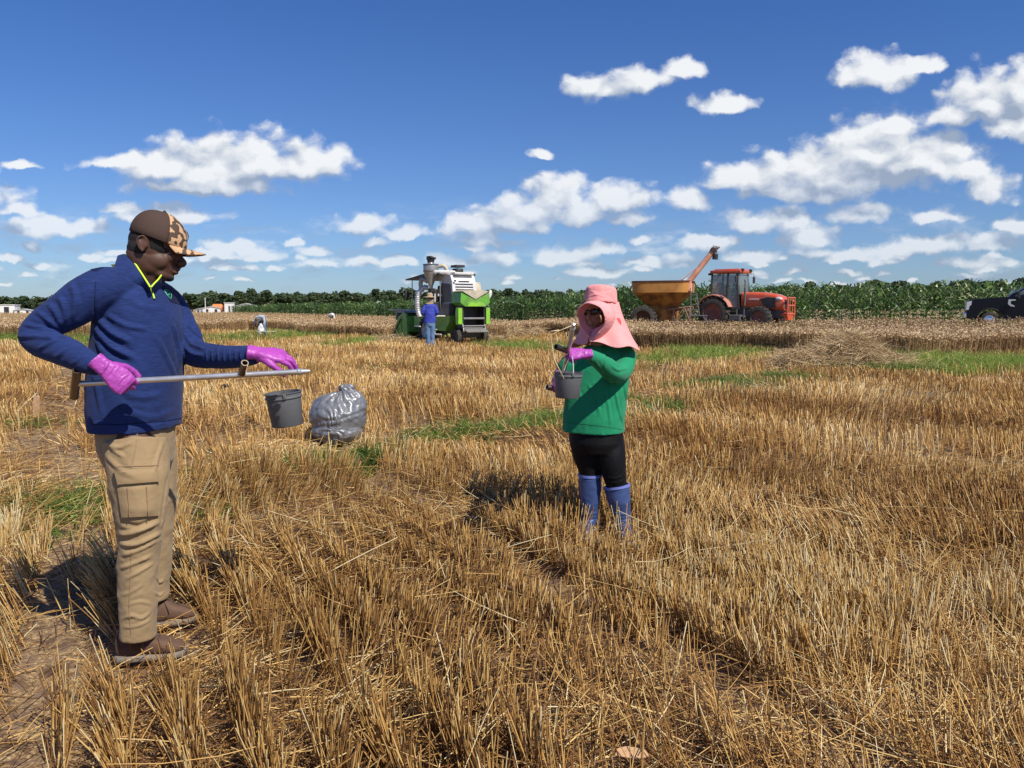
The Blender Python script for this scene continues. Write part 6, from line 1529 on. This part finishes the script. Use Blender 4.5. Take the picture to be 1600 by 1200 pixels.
    cs = Surf(b, .006, 3); cs.rumple(.0015, 16, 31); cs.folds([([(916,472),(938,474),(960,472)],.004,-.004), ([(918,465),(930,460),(945,464)],.006,.004),([(920,452),(940,456),(958,452)],.005,-.002)])
    cs.build('crown', pink_m, hat, o)
    # hood: rings around the face axis, from the opening rim back over the head
    fa = (f*.90-Rv*.30-Uv*.08).normalized(); fs_ = (s-fa*s.dot(fa)).normalized(); fu = fs_.cross(fa)
    if fu.z < 0: fu = -fu
    rc = P(924.5, 496, 4.85)
    n = 56; rings = [(.0, .106, .092, 0), (.006, .110, .099, 0), (.03, .112, .104, .01), (.06, .106, .103, .02), (.09, .100, .096, .02), (.12, .085, .080, .02)]
    vs = []
    for (dp, ra, rb, dn) in rings:
        for j in range(n):
            th = 2*PI*j/n; c, sn = math.cos(th), math.sin(th)
            low = max(0, -sn)
            p = rc-fa*dp+fs_*(c*ra*(1-.10*low))+fu*(sn*rb*(1+.24*low))+Rv*dp*.10
            p = p+fa*(.026*max(0, sn)*(1-dp/.16))       # brim peak over the brow
            p = p+fu*(-.018*max(0, low-.8)/.2*(1-dp/.16))+fa*(.006*math.sin(th*5+1)*(1-dp/.16))
            vs.append(p)
    m_ = len(rings); fsx = [(i*n+j, i*n+(j+1) % n, (i+1)*n+(j+1) % n, (i+1)*n+j) for i in range(m_-1) for j in range(n)]
    def cloth(name, vs, fsx, par, sub=1, wob=.0038, fq=24):
        vv = []
        for v in vs:
            w_ = wob*(math.sin(v.x*fq*2+v.z*fq)+math.sin(v.z*fq*1.7-v.y*fq*1.3+2)); vv.append(tuple(v-o+Vector(f)*w_))
        me = bpy.data.meshes.new(name); me.from_pydata(vv, [], fsx); q = bpy.data.objects.new(name, me); COL.objects.link(q); q.parent = par; me.materials.append(pink_m)
        if sub: md0 = q.modifiers.new('u', 'SUBSURF'); md0.levels = sub; md0.render_levels = sub
        md = q.modifiers.new('s', 'SOLIDIFY'); md.thickness = .004; md.offset = 0; me.polygons.foreach_set('use_smooth', [True]*len(me.polygons)); return q
    ho = cloth('face_hood', vs, fsx, hat)
    b = MB(); b.tube([V(*vs[j % n]) for j in range(n+1)], .0042, 8); b.build('rim_piping', pink_m, ho, o, smooth=True)
    # neck veil from the seam of the crown down onto the shoulders, open at the face
    rows = [(472, 938.5, .113, .125, 50, 0), (482, 939.5, .121, .130, 52, .0), (494, 941, .132, .136, 52, .004), (507, 943, .148, .144, 34, .008), (517, 944, .166, .156, 6, .014), (527, 945, .190, .168, 3, .020), (536, 945.5, .216, .186, 2, .028), (541, 946, .230, .196, 4, .034)]
    n = 80; vs = []
    fdir = (fa-Uv*fa.dot(Uv)).normalized(); sdir = Uv.cross(fdir)
    for i, (py, cx, hw, hd, gap, wv) in enumerate(rows):
        c0 = P(cx, py, 5.05)
        for j in range(n+1):
            th = R(gap)+(2*PI-2*R(gap))*j/n; w = 1+wv*2.2*(.6*math.sin(th*8+.7*math.sin(th*2))+.35*math.sin(th*5+1))
            lat = math.sin(th); fr = math.cos(th)
            p = c0+sdir*(lat*hw*w)+fdir*(fr*hd*w)
            k_ = max(0, i-3)/4.0
            p = p+Uv*(.030*k_*max(0, fr)-.012*k_*abs(lat)+wv*.35*math.sin(th*6))
            vs.append(p)
    W = n+1; m_ = len(rows); fsx = [(i*W+j, i*W+j+1, (i+1)*W+j+1, (i+1)*W+j) for i in range(m_-1) for j in range(n)]
    cape = cloth('neck_cape', vs, fsx, hat, 2, .0048, 17)
    # two coral printed patches on the veil
    cb_ = MB()
    for (px, py, rx, rz_, t_) in ((966, 505, .020, .035, 4.935), (957, 502, .006, .018, 4.90)):
        cb_.ell(P(px, py, t_), (Rv*rx, Dv*.004, Uv*rz_), 14, 8)
    cb_.build('coral_print', coral_m, cape, o, smooth=True)
    return root
build_woman()
wa, we = P(876, 609, 4.93), P(896, 506, 4.28)
probe(wa, we, P(850, 604, 4.88)-P(900, 614, 4.98), .62, P(861, 538, 4.45)-P(886, 547, 4.55), 'steel soil probe tilted upward in the hands of the woman in green', r=.0135, tl=.20, sl=.10)
bucket(P(888, 581, 4.43), .082, .070, .150, R(2), P(893, 556, 4.50), 'grey plastic bucket hanging from the pink glove of the woman', R(15), .0022, mat('white_bail', (.6, .6, .58), rough=.5))
b = MB(); o = P(881, 592, 4.30)
b.tube([P(893, 509, 4.28), P(878, 515, 4.28), P(861, 523, 4.28), P(863, 545, 4.29), P(866, 562, 4.30), P(881, 592, 4.32)], [.0022, .002, .002, .0025, .003, .004], 6); b.tube([P(858, 518, 4.28), P(874, 516, 4.28)], [.002, .0035], 5)
tag(b.build('straw_stalk', straw_plain := mat('pale_straw', (.68, .55, .30), rough=.6), None, None, smooth=True), 'bent pale straw stalk caught between probe top and bucket of the woman', 'straw')

# ---------------------------------------------------------------- far workers
def far_worker():
    g = G(672, 541, 0); o = V(g.x, g.y, float(H(g.x, g.y)))
    root = empty('person', o, 0, 'worker in royal blue shirt, jeans and tan hat standing beside the green combine', 'person')
    def at(px, py, dt=0): return P(px, py, 29.8+dt)
    b = MB(); b.sph(at(671.5, 467), .10); limb(b, [(at(671.5, 468), .06), (at(671.5, 474), .07)], 10, 2); b.loft([(at(671.5, 475), V(.15,0,0), V(0,.1,0)), (at(671.5, 503), V(.15,0,0), V(0,.11,0))], 16)
    limb(b, [(at(665, 478), .05), (at(661, 490, -.05), .04), (at(663, 492, .2), .03)], 10, 3); limb(b, [(at(679, 478), .05), (at(682, 490, -.05), .04), (at(680, 492, .2), .03)], 10, 3)
    limb(b, [(at(668, 503), .07), (at(669, 541), .05)], 10, 3); limb(b, [(at(676, 503), .07), (at(676, 541), .05)], 10, 3); Surf(b, .018, 3).build('body', skin_d, root, o)
    b = MB(); b.loft([(at(671.5, 474), V(.13,0,0), V(0,.09,0)), (at(671.5, 478), V(.23,0,0), V(0,.14,0)), (at(671.5, 490), V(.235,0,0), V(0,.16,0)), (at(671.5, 505), V(.215,0,0), V(0,.15,0))], 20)
    limb(b, [(at(664, 479), .085), (at(660, 489, -.05), .07), (at(662.5, 491.5, .15), .06)], 12, 3); limb(b, [(at(679.5, 479), .085), (at(683, 489, -.05), .07), (at(680, 491.5, .15), .06)], 12, 3)
    s_ = Surf(b, .018, 3); s_.rumple(.006, 6, 2); s_.build('shirt', blue_cloth, root, o)
    b = MB(); b.loft([(at(671.8, 503), V(.20,0,0), V(0,.14,0)), (at(672, 510), V(.20,0,0), V(0,.14,0))], 18); limb(b, [(at(668.5, 508), .11), (at(669, 524), .09), (at(669.3, 538), .08)], 12, 3); limb(b, [(at(676, 508), .11), (at(676, 524), .09), (at(676, 538), .08)], 12, 3)
    s_ = Surf(b, .018, 3); s_.rumple(.005, 7, 5); s_.build('jeans', jean, root, o)
    b = MB(); b.lathe([(.26, 0), (.25, .02), (.12, .03), (.115, .14), (.07, .17), (0, .175)], at(671.5, 464.5), (0, 0, 1), 20)
    hatm = mat('tan_straw_hat', (.42, .33, .20), rough=.8); b.build('hat', hatm, root, o, smooth='auto')
    b = MB(); b.prism([(-.16, 0), (.16, 0), (.13, -.18), (-.13, -.18)], 0, .02, 'y', off=at(671.5, 468, -.12)); b.build('hat_flap', hatm, root, o)
    b = MB(); b.box(at(669, 540, -.05), (.1, .27, .09), bev=.02); b.box(at(676.3, 540, -.05), (.1, .27, .09), bev=.02); b.build('shoes', black_p, root, o)
    return o
FW = far_worker()
def bent_worker(px, t, pyb, sc, label, topm, legm, bag=True, flip=1):
    def at(x, y, dt=0): return P(px+(x)*flip, y, t+dt)
    g = at(0, pyb); o = V(g.x, g.y, float(H(g.x, g.y))); root = empty('person', o, 0, label, 'person')
    zc = o.z; X = lambda x, z, y=0: V(o.x+x*sc*flip, o.y+y*sc, zc+z*sc)
    b = MB(); b.sph(X(-.05, .90, -.42), .10*sc); limb(b, [(X(-.04, .95, -.35), .05*sc), (X(0, 1.05, -.15), .07*sc)], 8, 2); limb(b, [(X(-.2, 1.0, -.2), .045*sc), (X(-.27, .72, -.3), .035*sc), (X(-.2, .45, -.38), .03*sc)], 8, 3); limb(b, [(X(.2, 1.0, -.2), .045*sc), (X(.24, .72, -.3), .035*sc), (X(.12, .45, -.4), .03*sc)], 8, 3)
    b.loft([(X(0, 1.02, -.2), V(.15*sc,0,0), V(0,.03*sc,.09*sc)), (X(0, 1.0, .2), V(.14*sc,0,0), V(0,.03*sc,.1*sc))], 14)
    for s in (-1, 1): limb(b, [(X(s*.11, .95, .2), .06*sc), (X(s*.14, .5, .08), .05*sc), (X(s*.15, .05, .12), .04*sc)], 8, 3)
    Surf(b, .018, 2).build('body', skin_d, root, o)
    b = MB(); b.loft([(X(0, 1.0, -.28), V(.14*sc,0,0), V(0,.02*sc,.08*sc)), (X(0, 1.06, -.1), V(.22*sc,0,0), V(0,.03*sc,.12*sc)), (X(0, 1.02, .2), V(.19*sc,0,0), V(0,.04*sc,.14*sc)), (X(0, .95, .28), V(.15*sc,0,0), V(0,.03*sc,.12*sc))], 18)
    for s in (-1, 1): limb(b, [(X(s*.19, 1.02, -.18), .075*sc), (X(s*.26, .8, -.27), .06*sc), (X(s*.25, .66, -.32), .045*sc)], 10, 3)
    s_ = Surf(b, .02, 3); s_.rumple(.005, 7, 5); s_.build('shirt', topm, root, o)
    b = MB()
    for s in (-1, 1): limb(b, [(X(s*.09, .95, .22), .115*sc), (X(s*.14, .5, .08), .085*sc), (X(s*.15, .12, .12), .07*sc)], 10, 3)
    s_ = Surf(b, .02, 3); s_.rumple(.005, 7, 6); s_.build('trousers', legm, root, o)
    b = MB(); b.lathe([(.17*sc, 0), (.11*sc, .01), (.11*sc, .08*sc), (0, .12*sc)], X(-.05, .93, -.46), (0, -.7, .7), 14); b.build('cap', dgrey, root, o)
    if bag:
        b = MB(); b.ell(X(.12, .34, -.5), (V(.17*sc,0,0), V(0,.14*sc,0), V(0,0,.32*sc))); b.ell(X(.10, .62, -.42), (V(.07*sc,0,0), V(0,.07*sc,0), V(0,0,.1*sc))); s_ = Surf(b, .02, 2); s_.rumple(.015, 9, 3)
        ob = s_.build('sample_bag', white_p, None, X(.12, .05, -.5)); ob.location = X(.12, .05, -.5); tag(ob, 'white cloth sack held by the bending worker', 'bag')
        b = MB(); b.box((0, 0, 0), (.75*sc, .3*sc, .05*sc), bev=.02); ob = b.build('sample_sack', cream_p, None); ob.location = X(.55, .26, -.5); tag(ob, 'pale flat sack lying beside the bending worker', 'bag')
    return o
BW = bent_worker(409, 42.0, 523.5, .98, 'worker in pale shirt and dark vest bending over a white sack near the wheat', mat('pale_blue_shirt', (.34, .38, .44)), jean)
b = MB(); 
vo = MB(); vo.loft([(V(BW.x, BW.y-.34, .98), V(.15,0,0), V(0,.02,.05)), (V(BW.x, BW.y-.25, .93), V(.20,0,0), V(0,.05,.13)), (V(BW.x, BW.y-.1, .86), V(.19,0,0), V(0,.05,.10))], 14)
pv = [q for q in bpy.data.objects if q.get('label', '').startswith('worker in pale shirt')][0]
vo.build('vest', dgrey, pv, BW)
BW2 = bent_worker(519, 66.0, 505, .95, 'tiny worker in white shirt bending among the wheat before the corn', white_p, dgrey, bag=False)
KEEP += [(FW.x, FW.y, .5, .3), (FW.x, FW.y-.8, .6, .4), (BW.x, BW.y-.3, .9, .1), (BW2.x, BW2.y-.6, 1.2, .0)]
for q_, r_ in (((212, 1026), .17), ((240, 1032), .15), ((275, 1026), .12), ((240, 1062), .13), ((290, 1052), .12), ((200, 1055), .10), ((300, 990), .12), ((290, 1010), .1), ((240, 980), .16), ((275, 976), .12)):
    g_ = G(*q_); KEEP.append((g_.x, g_.y, r_, .0))
for q_ in ((918, 824), (976, 826)):
    g_ = G(*q_); KEEP.append((g_.x, g_.y, .13, .0)); KEEP.append((g_.x-.04, g_.y-.22, .20, .22)); KEEP.append((g_.x-.05, g_.y-.5, .24, .55))
# ================================================================== BAG, PILES, SMALL THINGS
def garbage_bag():
    g = G(524, 694); o = V(g.x, g.y+.26, 0)
    b = MB(); b.ell(o+V(-.02,0,.27), (V(.31,0,0), V(0,.29,0), V(0,0,.27)), 40, 28); b.ell(o+V(.09,0,.38), (V(.215,0,0), V(0,.20,0), V(0,0,.20))); b.ell(o+V(-.02,-.05,.12), (V(.28,0,0), V(0,.26,0), V(0,0,.14)))
    b.ell(o+V(.07, 0, .585), (V(.09,0,0), V(0,.06,0), V(0,0,.045)))
    s = Surf(b, .009, 6)
    c = s.co - np.array(o, np.float32); r = np.random.RandomState(3)
    kn = np.array([.02, -.02, .56]); kn2 = np.array([.0, -.28, .10])
    disp = np.zeros(len(c))
    for K, amp, sd_ in ((kn, .024, 1), (kn2, .018, 2)):
        v = c-K; d = np.linalg.norm(v, axis=1); ang = np.arctan2(v[:, 1]+.4*v[:, 2], v[:, 0])
        disp += amp*np.exp(-d/.20)*(np.abs(np.sin(ang*7+2*np.sin(d*9)+sd_))*2-1)*np.clip(d/.08, 0, 1)
    # horizontal drag folds on the belly
    disp += .0045*np.exp(-((c[:, 2]-.27-.2*c[:, 0])/.05)**2)*np.sin(c[:, 2]*90-c[:, 0]*30+2.5*np.sin(c[:, 0]*7)+1.5*np.sin(c[:, 1]*9))
    s.co += s.no*disp[:, None].astype(np.float32); s.put()
    s.rumple(.0065, 5, 12); s.rumple(.0024, 15, 14, (1, 1, 1.5))
    m = mat('silver_grey_plastic_film', (.20, .205, .215), rough=.40, metal=.25, var=.15, vscale=5, bump=.30, bscale=11, bdist=.03, spec=.6, coat=.05)
    ob = s.build('garbage_bag', m, None, o); ob.location = o; tag(ob, 'full silver grey plastic rubbish bag sitting on the stubble right of the hanging bucket', 'rubbish bag')
    KEEP.append((o.x, o.y-.02, .30, 0.0))
garbage_bag()

heap_mat = tone_mat('weathered_straw', [(0, (.07, .048, .03)), (.3, (.22, .15, .075)), (.55, (.46, .32, .16)), (.8, (.66, .50, .28)), (1, (.78, .65, .42))], rough=.7, transl=.1)
def straw_heap(px, py, w, d, h, n, seed, label, tn=.62):
    g = G(px, py, .0); x0, y0 = g.x, g.y+d*.4; r = np.random.RandomState(seed)
    bt = Batch()
    u = r.normal(size=n)*.42; v = r.normal(size=n)*.42; rr = np.hypot(u, v)
    prof = np.clip(1-rr**2.6, 0, 1)*(.8+.25*np.sin(u*7+seed)+.15*np.sin(u*13+v*9))
    k = rr < 1.25; u, v, prof = u[k], v[k], prof[k]; m = len(u)
    x = x0+u*w/2; y = y0+v*d/2; z = H(x, y)+prof*h*np.sqrt(r.rand(m))
    a = r.rand(m)*6.28; dd = np.stack([np.cos(a), np.sin(a)*.8, r.normal(size=m)*.35-.1], -1)
    sc = max(1, g.y/10)
    bd = r.normal(size=(m, 3))*.35; bd[:, 2] -= .25
    bt.add(ribbons(np.stack([x, y, z], -1), dd, .16+.30*r.rand(m), (.0042+.0032*r.rand(m))*sc**.72, (tn+.17*r.normal(size=m)).clip(.05, 1), bd, 2, 3, .7))
    o = (x0, y0, 0.0); ob = bt.build('straw_heap', heap_mat, o); ob.location = o
    tag(ob, label, 'straw heap', 'straw heaps left on the field')
    KEEP.append((x0, y0, w*.3, .2)); return ob
straw_heap(1345, 580, 3.7, 2.6, .74, 36000, 1, 'large loose heap of pale straw in front of the wheat on the right', .64)
straw_heap(1020, 540, 3.4, 2.4, .80, 8000, 2, 'straw heap just right of the shoulder of the woman', .60)
straw_heap(808, 531, 3.2, 2.2, .62, 7000, 3, 'straw heap right of the green combine', .64)
straw_heap(762, 537, 1.8, 1.4, .38, 2500, 4, 'low straw heap at the rear wheels of the green combine', .62)
straw_heap(615, 538, 2.2, 1.4, .32, 3000, 5, 'low straw heap left of the green combine header', .66)
straw_heap(1200, 620, 1.2, 1.0, .10, 1500, 6, 'thin mat of straw in the green strip below the large heap', .62)

# little wooden stakes that mark the plots
stake_m = mat('raw_wood_stake', (.52, .32, .17), rough=.8, var=.2, vscale=20)
def stake(px, py, w, h, label):
    g = G(px, py); o = V(g.x, g.y, 0)
    b = MB(); b.prism([(-w/2, -.05), (w/2, -.05), (w/2, h*.96), (w*.2, h), (-w/2, h*.97)], -.012, .012, 'y', rot=Matrix.Rotation(R(4), 3, 'Y')); ob = b.build('plot_stake', stake_m); ob.location = o; tag(ob, label, 'stake', 'plot marker stakes')
stake(57, 652, .075, .30, 'short broad wooden stake in stubble left of the steel probe')
stake(528, 622, .09, .20, 'pale stake end between the probe tip and the rubbish bag')
# torn tan card on the ground at the bottom edge
g = G(985, 1196, .05); b = MB(); b.prism([(-.05, -.01), (.01, -.022), (.055, -.015), (.05, .012), (-.01, .025), (-.04, .015)], 0, .003, 'z', rot=Matrix.Rotation(R(18), 3, 'X')); ob = b.build('torn_card', stake_m); ob.location = (g.x, g.y, .09); tag(ob, 'torn tan card lying in the litter at the bottom edge', 'litter')
# small dark object in the stubble below the probe
g = G(348, 612, .1); b = MB(); b.sph(V(0, 0, .16), .05); b.box((.03, 0, .20), (.10, .06, .05), bev=.015); s_ = Surf(b, .008, 2); s_.rumple(.006, 30, 3); ob = s_.build('dark_clod', black_p, None, V(0,0,0)); ob.location = (g.x, g.y, 0); tag(ob, 'small black lump in stubble seen under the middle of the probe', 'lump')

# ================================================================== CROP RESIDUE, WEEDS, WHEAT
bt, cnt_ = stubble_batch()
tag(bt.build('wheat_stubble', straw_mat), 'golden cut wheat stubble standing in drill rows', 'stubble', kind='stuff')
tag(litter_batch().build('straw_litter', straw_mat), 'broken straw and chaff lying on the soil', 'straw litter', kind='stuff')
tag(grass_batch().build('green_weeds', grass_mat), 'green grassy weeds growing in strips of the field', 'grass', kind='stuff')
tag(wheat_batch().build('ripe_wheat', wheat_mat), 'ripe tan wheat still standing in front of the corn', 'wheat', kind='stuff')
print('stalks', cnt_, 'objects', len(bpy.data.objects), 'polys', sum(len(o.data.polygons) for o in bpy.data.objects if o.type == 'MESH'))
